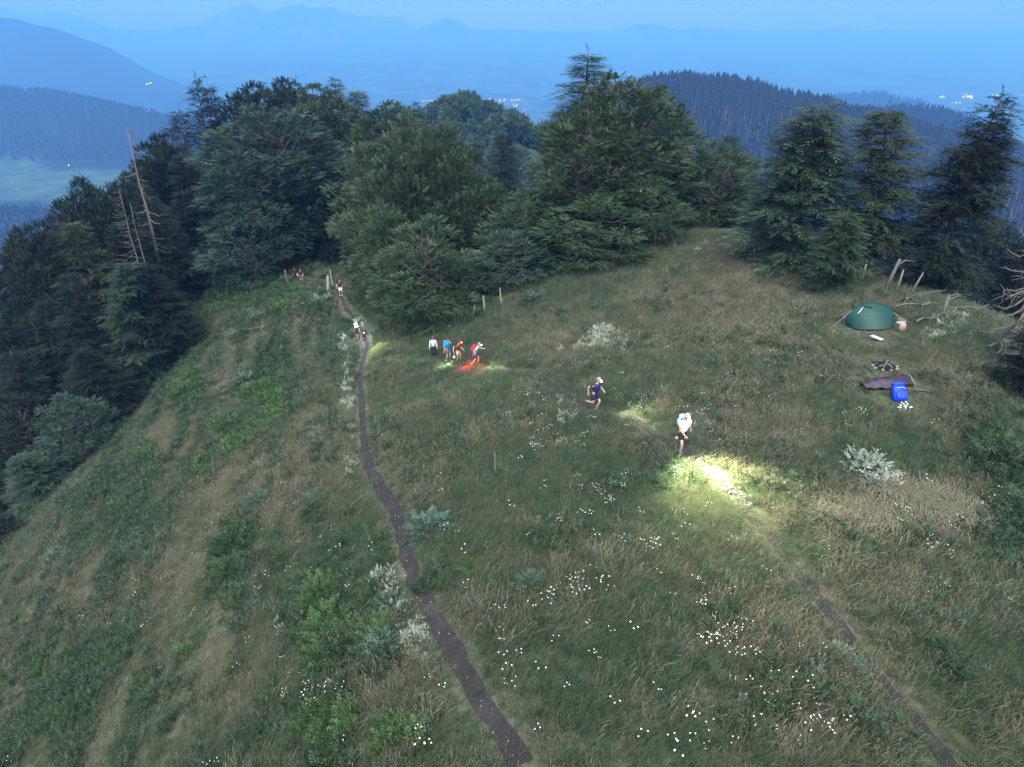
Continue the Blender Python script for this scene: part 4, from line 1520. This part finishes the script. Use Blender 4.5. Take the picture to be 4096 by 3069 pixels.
# tall mullein stalk
p = gpt(495, 478)
o = thing('mullein_plant', 'tall pale mullein stalk rising over a bright fern', 'wildflower', p)
mb = MB().tube([(0, 0, 0), (.02, 0, .5), (0, .02, 1.15)], [.014, .014, .018], 6)
for i in range(36):
    a, z = i * 2.4, .35 + .8 * i / 36
    mb.blob((.022 * math.cos(a), .022 * math.sin(a), z), (.018, .018, .02), seg=5, rings=3)
link('stalk', mb.mesh('stalk', M['herb_pale'], False), o)
link('leaves', herb_mesh('leaves', 70, 12, .22, .2, 'herb_blue', (.25, .4)), o)

# flattened hay
def hay(u, v, rad, ang, label, n=900, seed=0):
    p = gpt(u, v)
    r = np.random.default_rng(seed)
    V, F, T = [], [], []
    for i in range(n):
        q = r.normal(size=2) * rad * np.array([.5, .3])
        a = ang + q[0] * 1.4 / rad + q[1] * 1.2 / rad + r.normal() * .55
        l = r.uniform(.25, .6)
        d = np.array([math.cos(a), math.sin(a)])
        sd = np.array([-d[1], d[0]]) * .010
        x0 = q - d * l * .5
        b = len(V)
        t = r.random()
        for k in range(4):
            s = k / 3
            c = x0 + d * l * s
            z = float(gz(p.x + c[0], p.y + c[1])) - p.z + .12 + .22 * math.sin(s * 2.6) * r.uniform(.7, 1.1) + .12 * math.exp(-(q @ q) / rad ** 2)
            V += [(c[0] - sd[0], c[1] - sd[1], z), (c[0] + sd[0], c[1] + sd[1], z)]
            T += [.1 + .8 * t] * 2
        for k in range(3):
            F.append((b + 2 * k, b + 2 * k + 1, b + 2 * k + 3, b + 2 * k + 2))
    link('flattened_grass', mesh_np('flattened_grass', V, F, M['grass_dry'], T), None, p, kind='stuff', label=label)


hay(935, 508, 1.7, -.3, 'matted swirl of flattened tan grass right of the white bush', 1500, 1)
hay(900, 498, 1.3, -.9, 'flattened tan grass below the white bush', 800, 2)
hay(862, 520, 1.6, .9, 'tan grass bent over left of the matted swirl', 700, 3)

# ------------------------------------------------------------------ camp
def curve_mat(name, col, rough=.6):
    return plain(name, col, rough, .12, 5)


M['tent'] = plain('green_tent_nylon', (.012, .052, .045), .55, .10, 2.5)
M['tent_dark'] = plain('dark_tent_trim', (.012, .03, .035), .6)
M['maroon'] = plain('maroon_groundsheet', (.06, .02, .035), .7)
M['cord'] = plain('guy_cord', (.24, .24, .22), .7)
M['tag'] = plain('pale_blue_fabric', (.42, .55, .68), .6, .08)
M['pink'] = plain('salmon_sack', (.36, .21, .19), .8)
M['greybag'] = plain('grey_cloth', (.22, .23, .25), .8)
M['royal'] = plain('royal_blue_nylon', (.015, .05, .62), .5, .15, 6)
M['royal_hi'] = plain('pale_blue_print', (.30, .45, .85), .6, .05)
M['quilt'] = plain('dark_plum_quilt', (.03, .02, .036), .8, .3, 5)
M['quilt2'] = plain('greyish_plum_lining', (.065, .05, .07), .8, .3, 5)
M['char'] = plain('charred_wood', (.015, .014, .014), .95)


def surf(name, fn, nu, nv, mat, parent, smooth=True, solid=0.0, prt=None):
    V = [fn(i / nu, j / nv) for j in range(nv + 1) for i in range(nu + 1)]
    F = [(j * (nu + 1) + i, j * (nu + 1) + i + 1, (j + 1) * (nu + 1) + i + 1, (j + 1) * (nu + 1) + i) for j in range(nv) for i in range(nu)]
    me = mesh_np(name, V, F, mat, smooth=smooth)
    o = link(prt or name, me, parent)
    if solid:
        md = o.modifiers.new('thickness', 'SOLIDIFY')
        md.thickness = solid
    return o


tp_ = gpt(869, 324)
tent = thing('dome_tent', 'dark green hooped dome tent pitched on the grass at the right', 'tent', tp_, R(-4))
TL, TH = 1.27, 1.16


def hoop(u):
    x = -TL * math.cos(math.pi * u)
    return np.array([x, .10 * math.sin(math.pi * u), TH * math.sin(math.pi * u) ** .82])


def panel(u, v, front=True):
    h = hoop(u)
    base_y = (-1.25 if front else .75) * math.sin(math.pi * u) ** .95
    x = h[0] * (1 - .10 * v)
    y = h[1] + (base_y - h[1]) * v
    z = h[2] * (1 - v ** 1.55)
    z += -.05 * math.sin(math.pi * v) * math.sin(math.pi * u) * (1 if front else .6) * 0
    gg = float(gz(tp_.x + x, tp_.y + y)) - tp_.z
    return (x, y, z + gg * v + .02)


surf('front_panel', lambda u, v: panel(.02 + .96 * u, v, True), 26, 12, M['tent'], tent)
surf('back_panel', lambda u, v: panel(.02 + .96 * u, v, False), 26, 10, M['tent'], tent)
link('tent_pole', MB().tube([tuple(hoop(t) * np.array([1.0, 1, 1.01]) + np.array([0, 0, .02])) for t in np.linspace(.01, .99, 30)], .034, 6).mesh('tent_pole', M['tent_dark']), tent)
link('groundsheet', MB().tube([tuple(np.array(panel(.14 + .72 * t, .97)) + np.array([0, -.03, .0])) for t in np.linspace(0, 1, 20)], .045, 6).mesh('groundsheet', M['maroon']), tent)
link('seam', MB().tube([panel(.27, t) for t in np.linspace(0, 1, 12)], .008, 4).mesh('seam', M['tent_dark']), tent)
link('seam', MB().tube([panel(.78, t) for t in np.linspace(0, 1, 12)], .008, 4).mesh('seam', M['tent_dark']), tent)
link('vent_hood', MB().tube([tuple(np.array(panel(.36, .12)) + np.array([-.12, -.04, .05])), tuple(np.array(panel(.40, .2)) + np.array([.0, -.05, .06])), tuple(np.array(panel(.44, .26)) + np.array([.05, -.05, .05]))], .028, 5).mesh('vent_hood', M['tent_dark']), tent)
link('zip_flap', MB().tube([tuple(np.array(panel(.24, .40)) + np.array([0, -.04, .05])), tuple(np.array(panel(.29, .30)) + np.array([0, -.05, .06])), tuple(np.array(panel(.35, .16)) + np.array([0, -.04, .06]))], [.03, .035, .008], 4).mesh('zip_flap', M['tag']), tent)
for (a_, b_) in [((hoop(.22)), (-2.3, -.4)), ((hoop(.80)), (2.0, -.5)), ((np.array(panel(.58, .98))), (.25, -1.65)), ((np.array(panel(.3, .98))), (-.5, -1.7)), (hoop(.3), (-1.6, 1.4)), (hoop(.7), (1.5, 1.4))]:
    zz = float(gz(tp_.x + b_[0], tp_.y + b_[1])) - tp_.z
    link('guy_line', MB().tube([tuple(a_), tuple((np.array(a_) + np.array([b_[0], b_[1], zz])) / 2 + np.array([0, 0, -.03])), (b_[0], b_[1], zz + .05)], .014, 4).mesh('guy_line', M['cord']), tent)

def superbox(dims, e=.45, seg=16, rings=10, top=1.0):
    V = []
    for i in range(rings + 1):
        ph = -math.pi / 2 + math.pi * i / rings
        for k in range(seg):
            th = 2 * math.pi * k / seg
            f = lambda c, e_: math.copysign(abs(c) ** e_, c)
            zc = f(math.sin(ph), e)
            w = 1 - (1 - top) * (zc + 1) / 2
            V.append((dims[0] / 2 * w * f(math.cos(ph), e) * f(math.cos(th), e), dims[1] / 2 * w * f(math.cos(ph), e) * f(math.sin(th), e), dims[2] / 2 * zc))
    F = [(i * seg + k, i * seg + (k + 1) % seg, (i + 1) * seg + (k + 1) % seg, (i + 1) * seg + k) for i in range(rings) for k in range(seg)]
    return np.array(V), F


p = gpt(876, 341)
o = thing('sleeping_mat', 'small pale blue strip of matting lying before the tent', 'mat', p, R(-62))
link('mat_sheet', MB().box((0, 0, .17), (.62, .24, .035)).mesh('mat_sheet', M['tag'], False), o)
link('mat_strap', MB().tube([(-.31, 0, .17), (-.36, 0, .2), (-.4, .02, .15)], .015, 5).mesh('mat_strap', M['tent_dark']), o)
p = gpt(901, 331)
o = thing('stuff_sack', 'salmon coloured sack with a grey cover right of the tent', 'bag', p, .2)
link('sack_body', MB().add(superbox((.36, .30, .44), .6)[0] + np.array([0, 0, .22]), superbox((.36, .30, .44), .6)[1]).mesh('sack_body', M['pink']), o)
link('sack_cover', MB().blob((-.02, .14, .42), (.30, .15, .07), jit=.25, seg=12, rings=6, seed=3).mesh('sack_cover', M['greybag']), o)

p = gpt(885, 368)
o = thing('campfire', 'burnt out campfire with charred wood and a ring of stones', 'campfire', p)
_mb = MB().blob((0, 0, .03), (.55, .4, .06), jit=.2, seg=12, rings=5)
link('ash_bed', _mb.mesh('ash_bed', M['char']), o)
for i in range(9):
    a = i * .7
    link('stone', MB().blob((.55 * math.cos(a), .40 * math.sin(a), .06), (.09, .07, .06), a, .35, 7, 5, i).mesh('stone', M['stone'], False), o)
for i, (a, l) in enumerate([(.2, .9), (1.3, .8), (2.4, .8), (2.9, 1.0), (.8, .7)]):
    d = np.array([math.cos(a), math.sin(a), 0])
    link('firewood', MB().tube([tuple(-d * l * .4 + np.array([0, 0, .1])), tuple(np.array([0, 0, .18 + .04 * i])), tuple(d * l * .6 + np.array([0, 0, .22]))], [.05, .05, .03], 6).mesh('firewood', M['char'] if i % 2 else M['bark_dead']), o)
p = gpt(889, 356)
o = thing('forked_branch', 'pale forked branch sticking up behind the campfire', 'branch', p, 0, None,
          MB().tube([(0, 0, 0), (-.1, .1, .35), (-.28, .15, .8)], [.04, .03, .012], 5).tube([(-.1, .1, .35), (.1, .1, .5), (.3, .05, .62)], [.03, .02, .01], 5).tube([(0, 0, .05), (.35, 0, .15), (.62, -.1, .3)], [.04, .03, .012], 5).mesh('forked_branch', M['bark_dead']))
p = gpt(917, 392)
o = thing('driftwood_branch', 'curved bare branch lying right of the dark quilt', 'branch', p, 0, None,
          MB().tube([(-.25, .3, .5), (-.12, .15, .3), (-.1, 0, .12), (.25, -.05, .12), (.6, -.3, .1)], [.015, .04, .05, .045, .015], 5).tube([(-.1, 0, .12), (-.4, -.1, .2), (-.6, 0, .15)], [.04, .03, .012], 5).mesh('driftwood_branch', M['bark_dead']))

p = gpt(884, 386)
o = thing('sleeping_quilt', 'crumpled dark plum sleeping bag spread out behind the blue backpack', 'sleeping bag', p, R(8))


def quilt(u, v, w=1.0, up=.1):
    x = -1.15 + 2.3 * u
    wd = (.16 + .34 * u ** .8) * w
    y = (v - .5) * 2 * wd + .18 * math.sin(u * 3) - .05
    z = up + .12 * math.sin(math.pi * v) + .035 * math.sin(u * 23 + v * 4) + .03 * math.sin(v * 11 + u * 9) + .08 * (u > .6) * math.sin(math.pi * v)
    return (x, y, z + float(gz(p.x + x, p.y + y)) - p.z)


surf('quilt_shell', quilt, 30, 10, M['quilt'], o, solid=.05)
surf('quilt_lining', lambda u, v: tuple(np.array(quilt(.0 + .62 * u, v, .9, .15)) + np.array([-.05, -.26, 0])), 24, 8, M['quilt2'], o, solid=.04)
link('hood_edge', MB().tube([tuple(np.array(quilt(.97, t)) + np.array([.04, 0, .03])) for t in np.linspace(0, 1, 8)], .03, 5).mesh('hood_edge', M['herb_pale']), o)


def pack_parts(o, mat, hi, size=(.42, .26, .62), at_=(0, 0, .31), tilt=0.0, arc=False):
    Rm = np.array(Matrix.Rotation(tilt, 3, 'X'))
    V, F = superbox(size, .5, top=.82)
    link('pack_body', MB().add(V @ Rm.T + np.array(at_), F).mesh('pack_body', mat), o)
    V, F = superbox((size[0] * .8, size[1] * .5, size[2] * .45), .5)
    link('front_pocket', MB().add((V + np.array([0, -size[1] * .5, -size[2] * .18])) @ Rm.T + np.array(at_), F).mesh('front_pocket', mat), o)
    V, F = superbox((size[0] * .85, size[1] * 1.05, size[2] * .22), .6)
    link('top_lid', MB().add((V + np.array([0, -.01, size[2] * .45])) @ Rm.T + np.array(at_), F).mesh('top_lid', mat), o)
    for sx in (-1, 1):
        pts = np.array([(sx * size[0] * .25, size[1] * .5, size[2] * .38), (sx * size[0] * .32, size[1] * .85, size[2] * .15), (sx * size[0] * .34, size[1] * .55, -size[2] * .35)])
        link('shoulder_strap', MB().tube(pts @ Rm.T + np.array(at_), .022, 5).mesh('shoulder_strap', M['tent_dark']), o)
    if arc:
        pts = np.array([(size[0] * .32 * math.cos(a), -size[1] * .57, size[2] * (.16 + .07 * math.sin(a))) for a in np.linspace(.25, 2.8, 9)])
        link('print_arc', MB().tube(pts @ Rm.T + np.array(at_), .016, 4).mesh('print_arc', hi), o)


p = gpt(897, 399)
o = thing('blue_backpack', 'bright royal blue backpack lying on the dark plum sleeping bag', 'backpack', p, R(4))
pack_parts(o, M['royal'], M['royal_hi'], (.62, .34, .80), (0, 0, .30), R(-38), True)
p = gpt(905, 413)
_mb = MB()
for i in range(13):
    x, y = rng.normal() * .22, rng.normal() * .16
    _mb.blob((x, y, .32 + rng.normal() * .05), (.045, .045, .02), seg=7, rings=4)
    _mb.tube([(x, y, .3), (x * .8, y * .8, 0)], .006, 3, False)
thing('daisy_cluster', 'tight cluster of white daisies just below the blue backpack', 'flowers', p, 0, None, _mb.mesh('daisy_cluster', M['petal'], False))

# ------------------------------------------------------------------ people
M['skin'] = plain('skin', (.48, .27, .20), .6, .06, 4)
CL = {}


def cloth(name, col):
    if name not in CL:
        CL[name] = plain(name, col, .85, .12, 7)
    return CL[name]


def skin_mesh(verts, rads, edges, sub=1):
    me = bpy.data.meshes.new('tmp')
    me.from_pydata([tuple(v) for v in verts], edges, [])
    o = bpy.data.objects.new('tmp', me)
    COL.objects.link(o)
    md = o.modifiers.new('skin', 'SKIN')
    md.use_smooth_shade = True
    for i, sv in enumerate(me.skin_vertices[0].data):
        r_ = rads[i]
        sv.radius = (r_, r_) if np.isscalar(r_) else r_
        sv.use_root = (i == 0)
    sm = o.modifiers.new('sub', 'SUBSURF')
    sm.levels = sm.render_levels = sub
    dg = bpy.context.evaluated_depsgraph_get()
    ev = o.evaluated_get(dg)
    out = bpy.data.meshes.new_from_object(ev)
    V = np.array([v.co[:] for v in out.vertices])
    F = [tuple(q.vertices) for q in out.polygons]
    bpy.data.objects.remove(o)
    bpy.data.meshes.remove(me)
    bpy.data.meshes.remove(out)
    return V, F


def ik(a, c, l1, l2, pole):
    a, c, pole = Vector(a), Vector(c), Vector(pole)
    d = c - a
    L = min(d.length, (l1 + l2) * .995)
    d.normalize()
    c = a + d * L
    x = (l1 * l1 - l2 * l2 + L * L) / (2 * L)
    h = math.sqrt(max(l1 * l1 - x * x, 0))
    pp = (pole - d * pole.dot(d)).normalized()
    return a + d * x + pp * h, c


def person(label, pos, face, lean=8, handL=(-.28, .10, .86), handR=(.28, .10, .86), footL=(-.10, .02, .08), footR=(.10, .02, .08), pel=(0, 0, .94), turn=0, nod=10,
           shirt=('navy_shirt', (.03, .03, .12)), sleeves='short', shorts=('dark_shorts', (.03, .03, .035)), long_legs=False, hair=(.05, .035, .025), shoes=(.08, .08, .09), socks=None,
           pack=None, lamp=None, lamp_at=None, lamp_power=HEADLAMP, hat=None, scale=1.0, socket=None):
    o = thing('person', label, 'person', pos, 0)
    dx, dy = face
    o.rotation_euler = (0, 0, math.atan2(-dx, dy))
    o.scale = (scale,) * 3
    pelv = Vector(pel)
    Rl = Matrix.Rotation(-R(lean), 3, 'X')

    def T_(q):
        return pelv + Rl @ (Vector(q))
    spine, chest, neckb = T_((0, 0, .20)), T_((0, .01, .40)), T_((0, 0, .52))
    Rn = Matrix.Rotation(-R(lean * .6 + nod), 3, 'X') @ Matrix.Identity(3)
    Rt = Matrix.Rotation(R(turn), 3, 'Z')
    headc = neckb + Rt @ (Rn @ Vector((0, .02, .20)))
    headt = neckb + Rt @ (Rn @ Vector((0, .02, .29)))
    shL, shR = T_((-.19, 0, .46)), T_((.19, 0, .46))
    hL, hR = pelv + Vector((-.10, 0, -.03)), pelv + Vector((.10, 0, -.03))
    elL, wrL = ik(shL, handL, .29, .26, (-.5, -1, -.3))
    elR, wrR = ik(shR, handR, .29, .26, (.5, -1, -.3))
    knL, anL = ik(hL, footL, .44, .43, (-.1, 1, 0))
    knR, anR = ik(hR, footR, .44, .43, (.1, 1, 0))
    # head is one body with neck; torso and limbs follow
    V = [pelv, spine, chest, neckb, neckb + (headc - neckb) * .45, headc - (headt - headc) * .35, headc + (headt - headc) * .25, headt,
         shL, elL, wrL, shR, elR, wrR, hL, knL, anL, hR, knR, anR]
    Rr = [.105, .105, .12, .06, .05, .072, .088, .060, .05, .042, .03, .05, .042, .03, .085, .058, .042, .085, .058, .042]
    E = [(0, 1), (1, 2), (2, 3), (3, 4), (4, 5), (5, 6), (6, 7), (2, 8), (8, 9), (9, 10), (2, 11), (11, 12), (12, 13), (0, 14), (14, 15), (15, 16), (0, 17), (17, 18), (18, 19)]
    palms = []
    for wr, el, ip in ((wrL, elL, 10), (wrR, elR, 13)):
        d = (wr - el).normalized()
        pm = wr + d * .075
        V.append(pm)
        Rr.append(.034)
        E.append((ip, len(V) - 1))
        palms.append((pm, d))
    sv, sf = skin_mesh(V, Rr, E)
    mb = MB().add(sv, sf)
    hd = lambda q: tuple(neckb + Rt @ (Rn @ Vector(q)))
    for (pm, d), sx in zip(palms, (-1, 1)):
        side = d.cross(Vector((0, 1, .2))).normalized()
        cur = d.cross(side).normalized()
        for f in range(4):
            b_ = pm + side * (.022 * (f - 1.5)) + d * .02
            l = [.062, .07, .066, .052][f]
            mb.tube([tuple(b_ - d * .02), tuple(b_ + d * l * .5 + cur * .008), tuple(b_ + d * l * .85 + cur * .03)], [.0095, .009, .007], 5)
        tb = pm - d * .03 + side * sx * .03
        mb.tube([tuple(tb), tuple(tb + side * sx * .025 + d * .03 + cur * .015), tuple(tb + side * sx * .022 + d * .06 + cur * .03)], [.012, .010, .008], 5)
    mb.tube([hd((0, .085, .235)), hd((0, .118, .19)), hd((0, .09, .18))], [.010, .016, .010], 5)
    for sx in (-1, 1):
        mb.blob(hd((sx * .082, .01, .20)), (.012, .022, .032), seg=6, rings=4)
    link('body', mb.mesh('body', M['skin']), o)
    ey = MB()
    for sx in (-1, 1):
        ey.blob(hd((sx * .03, .092, .222)), (.011, .006, .007), seg=6, rings=4)
    ey.tube([hd((-.022, .098, .155)), hd((0, .104, .153)), hd((.022, .098, .155))], .005, 4)
    link('face_features', ey.mesh('face_features', cloth('dark_features', (.06, .03, .03))), o)
    # shirt
    fr = {'short': .55, 'long': 1.0, 'none': .12}[sleeves]
    V = [pelv + Vector((0, 0, -.06)), spine, chest, neckb - (neckb - chest) * .15, shL, shR]
    Rr = [.155, .15, .165, .085, .085, .085]
    E = [(0, 1), (1, 2), (2, 3), (2, 4), (2, 5)]
    for ip, sh, el, wr in ((4, shL, elL, wrL), (5, shR, elR, wrR)):
        V.append(sh.lerp(el, min(1, fr * 1.3)))
        Rr.append(.062)
        E.append((ip, len(V) - 1))
        if fr == 1.0:
            V.append(el.lerp(wr, .95))
            Rr.append(.045)
            E.append((len(V) - 2, len(V) - 1))
    link('shirt', MB().add(*skin_mesh(V, Rr, E)).mesh('shirt', cloth(*shirt)), o)
    # shorts or trousers
    V = [pelv + Vector((0, 0, .13)), pelv + Vector((0, 0, -.03)), hL, hL.lerp(knL, .75), hR, hR.lerp(knR, .75)]
    Rr = [.150, .155, .12, .11, .12, .11]
    E = [(0, 1), (1, 2), (2, 3), (1, 4), (4, 5)]
    if long_legs:
        V[3], V[5] = knL, knR
        Rr[3] = Rr[5] = .072
        V += [anL, anR]
        Rr += [.055, .055]
        E += [(3, 6), (5, 7)]
    link('trousers' if long_legs else 'shorts', MB().add(*skin_mesh(V, Rr, E)).mesh('shorts', cloth(*shorts)), o)
    # shoes, socks
    for an, kn in ((anL, knL), (anR, knR)):
        sh = (an - kn).normalized()
        fwd = (Vector((0, 1, 0)) - sh * Vector((0, 1, 0)).dot(sh)).normalized()
        heel, toe = an + sh * .045 - fwd * .05, an + sh * .065 + fwd * .17
        link('shoe', MB().tube([tuple(heel), tuple(an + sh * .04 + fwd * .02), tuple((an + toe) / 2 + sh * .025), tuple(toe)], [.042, .055, .048, .032], 8).mesh('shoe', cloth('shoe_%02d' % int(shoes[0] * 100), shoes)), o)
        if socks:
            link('sock', MB().tube([tuple(an + sh * .02), tuple(an - sh * .07)], [.05, .05], 8).mesh('sock', cloth('white_sock', socks)), o)
    # hair or cap
    hm = MB()
    hv, hf = superbox((.205, .225, .20), .95, 12, 8)
    Rh = np.array(Rt @ Rn)
    nb_ = np.array(neckb)
    hm.add((hv + np.array([0, -.012, .255])) @ Rh.T + nb_, hf)
    if hat:
        hm.add((superbox((.15, .12, .02), .8)[0] + np.array([0, .12, .25])) @ Rh.T + nb_, hf[:0] + superbox((.15, .12, .02), .8)[1])
    link('cap' if hat else 'hair', hm.mesh('hair', cloth('hat_%s' % label[:6], hat) if hat else cloth('hair_%02d' % int(hair[0] * 100), hair)), o)
    if pack:
        pc = T_((0, -.24, .30))
        pk = bpy.data.objects.new('backpack', None)
        COL.objects.link(pk)
        pk.parent = o
        pk.location = pc
        pk.rotation_euler = (-R(lean), 0, 0)
        pack_parts(pk, cloth(*pack), cloth(*pack), (.30, .18, .46), (0, 0, 0))
    if lamp:
        hl = bpy.data.objects.new('headlamp', None)
        COL.objects.link(hl)
        hl.parent = o
        ring = [hd((.108 * math.sin(a), -.012 + .118 * math.cos(a), .262)) for a in np.linspace(0, 6.283, 17)]
        link('headband', MB().tube(ring, .012, 4, False).mesh('headband', cloth('headband', (.1, .1, .12))), hl)
        lc = hd((0, .125, .262))
        link('lamp_case', MB().blob(lc, (.032, .022, .024), seg=8, rings=5).mesh('lamp_case', cloth('headband', (.1, .1, .12))), hl)
        col, st, sz = lamp
        lens = hd((0, .148, .262))
        link('lens', MB().blob(lens, (sz, sz * .6, sz), seg=10, rings=6).mesh('lens', emit('lamp_lens', col, st)), hl)
        if lamp_at is not None:
            sd = bpy.data.lights.new('headlamp_light', 'SPOT')
            sd.energy, sd.color, sd.spot_size, sd.spot_blend, sd.shadow_soft_size = lamp_power, col, R(lamp_at[1]), .85, .03
            so = bpy.data.objects.new('headlamp_light', sd)
            COL.objects.link(so)
            Mw = Matrix.Translation(Vector(pos)) @ Matrix.Rotation(math.atan2(-dx, dy), 4, 'Z') @ Matrix.Scale(scale, 4)
            wp = Mw @ (Vector(hd((0, .20, .262))))
            dr = (Vector(lamp_at[0]) - wp).normalized()
            so.location = wp
            so.rotation_euler = dr.to_track_quat('-Z', 'Y').to_euler()
            so['kind'] = 'structure'
    return o


def dirto(p, q):
    d = Vector(q) - Vector(p)
    return (d.x, d.y)


WHITE, REDL = (.97, 1.0, .56), (1.0, .03, .02)
q1 = gpt(680, 452)
person('person in white T-shirt and black shorts striding behind a headlamp pool on the stony trail', q1, dirto(q1, gpt(722, 492)), lean=12, nod=14,
       handL=(-.34, -.06, .92), handR=(.10, .34, .93), footL=(-.09, -.52, .26), footR=(.08, .16, .09), pel=(0, 0, .90),
       shirt=('white_tee', (.85, .85, .85)), shorts=('black_shorts', (.02, .022, .022)), hair=(.35, .33, .31), shoes=(.10, .09, .09), socks=(.7, .7, .7),
       lamp=(WHITE, 60, .03), lamp_at=(gpt(722, 492), 108), lamp_power=3400, scale=1.04, pack=('light_vest', (.55, .60, .75)))
q2 = gpt(594, 410)
person('person in navy T-shirt running with bent arms down the dark trail', q2, dirto(q2, gpt(632, 418)), lean=11, nod=14,
       handL=(-.26, .26, 1.02), handR=(.33, -.12, .98), footL=(-.08, .06, .09), footR=(.08, -.38, .34), pel=(0, 0, .90),
       shirt=('navy_tee', (.025, .022, .11)), shorts=('navy_shorts', (.02, .02, .05)), hair=(.25, .22, .2), shoes=(.16, .15, .18),
       lamp=(WHITE, 70, .03), lamp_at=(gpt(645, 418), 66), lamp_power=600)
q3 = gpt(475, 365)
person('person in grey top with pink backpack and blue shorts, one hand raised', q3, (1, -.15), lean=24, nod=18,
       handL=(-.12, .62, 1.22), handR=(.30, .10, .95), footL=(-.08, .20, .09), footR=(.08, -.22, .10), pel=(0, 0, .90),
       shirt=('pale_grey_top', (.42, .42, .42)), sleeves='short', shorts=('blue_violet_shorts', (.04, .03, .22)), hair=(.3, .28, .22), shoes=(.5, .45, .45),
       pack=('pink_pack', (.60, .03, .10)), lamp=(WHITE, 60, .032), lamp_at=(gpt(490, 372), 56), lamp_power=700)
q4 = gpt(458, 363)
person('person in brown shirt and khaki shorts wearing a glowing red headlamp', q4, (.95, -.35), lean=10, nod=20,
       handL=(-.16, .36, 1.02), handR=(.46, -.10, 1.12), footL=(-.10, .12, .08), footR=(.11, -.10, .08),
       shirt=('brown_shirt', (.085, .05, .045)), shorts=('khaki_shorts', (.42, .36, .22)), hair=(.06, .04, .03), shoes=(.18, .16, .18),
       lamp=(REDL, 70, .045), lamp_at=(gpt(471, 369), 64), lamp_power=1500)
q5 = gpt(448, 361)
person('person in bright blue shirt and grey shorts raising a hand to the face', q5, (.75, -.65), lean=6, nod=8,
       handL=(-.06, .16, 1.50), handR=(.32, -.02, .86), footL=(-.12, .06, .08), footR=(.12, -.04, .08),
       shirt=('bright_blue_shirt', (.01, .20, .62)), shorts=('grey_shorts', (.12, .11, .15)), hair=(.07, .05, .05), shoes=(.65, .65, .6), pack=('blue_pack', (.02, .32, .75)),
       lamp=(WHITE, 1.5, .012), lamp_at=(gpt(445, 367), 46), lamp_power=1500)
q6 = gpt(434, 358)
person('person in black with white sleeves standing leftmost of the four hikers', q6, (.15, -1), lean=3, nod=12,
       handL=(-.28, .05, .84), handR=(.28, .05, .84), footL=(-.12, .02, .08), footR=(.12, .02, .08),
       shirt=('white_long_top', (.60, .60, .62)), sleeves='long', shorts=('black_trousers', (.015, .015, .015)), long_legs=True, hair=(.12, .05, .04), shoes=(.10, .12, .12), pack=('dark_pack', (.03, .03, .035)))
q7 = gpt(365, 347)
person('person in dark blue vest and grey shorts walking down the trail before the lamp bearer', q7, (.35, -1), lean=12, nod=24,
       handL=(-.30, -.02, .84), handR=(.30, .08, .86), footL=(-.08, -.16, .10), footR=(.10, .18, .08),
       shirt=('slate_vest', (.05, .055, .10)), sleeves='none', shorts=('grey_shorts', (.12, .11, .15)), hair=(.04, .03, .03), shoes=(.3, .3, .32), pack=('dark_blue_pack', (.04, .06, .14)), lamp=(WHITE, 6, .03), lamp_at=(gpt(381, 353), 36), lamp_power=4200)  # headlamp added to this walker to cast the lamp bearer's pool of light
q8 = gpt(358, 340)
person('person with a dazzling white headlamp stepping along the trail', q8, (.05, -1), lean=10, nod=-6,
       handL=(-.28, .10, .84), handR=(.28, -.06, .86), footL=(-.08, .12, .08), footR=(.09, -.12, .08),
       shirt=('charcoal_shirt', (.04, .04, .05)), shorts=('black_shorts', (.02, .022, .022)), hair=(.05, .04, .04), lamp=((.86, .88, 1.0), 1200, .085))
q9 = gpt(341, 296)
person('person with red cap, dark vest and white shorts beside the gatepost', q9, (.55, -.85), lean=6, nod=10,
       handL=(-.10, .35, 1.1), handR=(.40, .14, 1.05), footL=(-.10, .10, .08), footR=(.10, -.08, .08),
       shirt=('black_vest', (.03, .025, .035)), sleeves='none', shorts=('white_shorts', (.75, .73, .78)), hat=(.42, .06, .04), shoes=(.5, .5, .52), socks=(.7, .7, .7))
q10 = gpt(302, 283)
person('person in black T-shirt standing under the big beech, arms bent', q10, (.35, -1), lean=4, nod=4,
       handL=(-.22, .18, .98), handR=(.36, .24, 1.08), footL=(-.11, .02, .08), footR=(.11, .04, .08),
       shirt=('black_tee', (.028, .02, .028)), shorts=('brown_shorts', (.10, .07, .07)), hair=(.07, .05, .04))
q11 = gpt(296, 281)
person('dim dark clad person half hidden left of the one under the big beech', q11, (.2, -1), lean=14, nod=10,
       handL=(-.24, .16, .90), handR=(.26, .10, .92), footL=(-.10, .05, .08), footR=(.10, -.05, .08),
       shirt=('dark_maroon_top', (.05, .025, .035)), sleeves='long', shorts=('black_trousers', (.015, .015, .015)), long_legs=True, hair=(.04, .03, .03))

_mq = Matrix.Translation(q4) @ Matrix.Rotation(math.atan2(-.95, -.35), 4, 'Z')
p = _mq @ Vector((.46, -.06, 1.02))
bg = thing('carrier_bag', 'small pale blue bag dangling from the hand of the brown shirted hiker', 'bag', p)
link('bag_body', MB().blob((0, 0, -.40), (.10, .08, .12), jit=.2, seg=10, rings=7).mesh('bag_body', M['tag']), bg)
link('bag_handle', MB().tube([(0, 0, -.30), (.01, 0, -.15), (.0, 0, .0)], [.03, .012, .01], 5).mesh('bag_handle', M['tag']), bg)
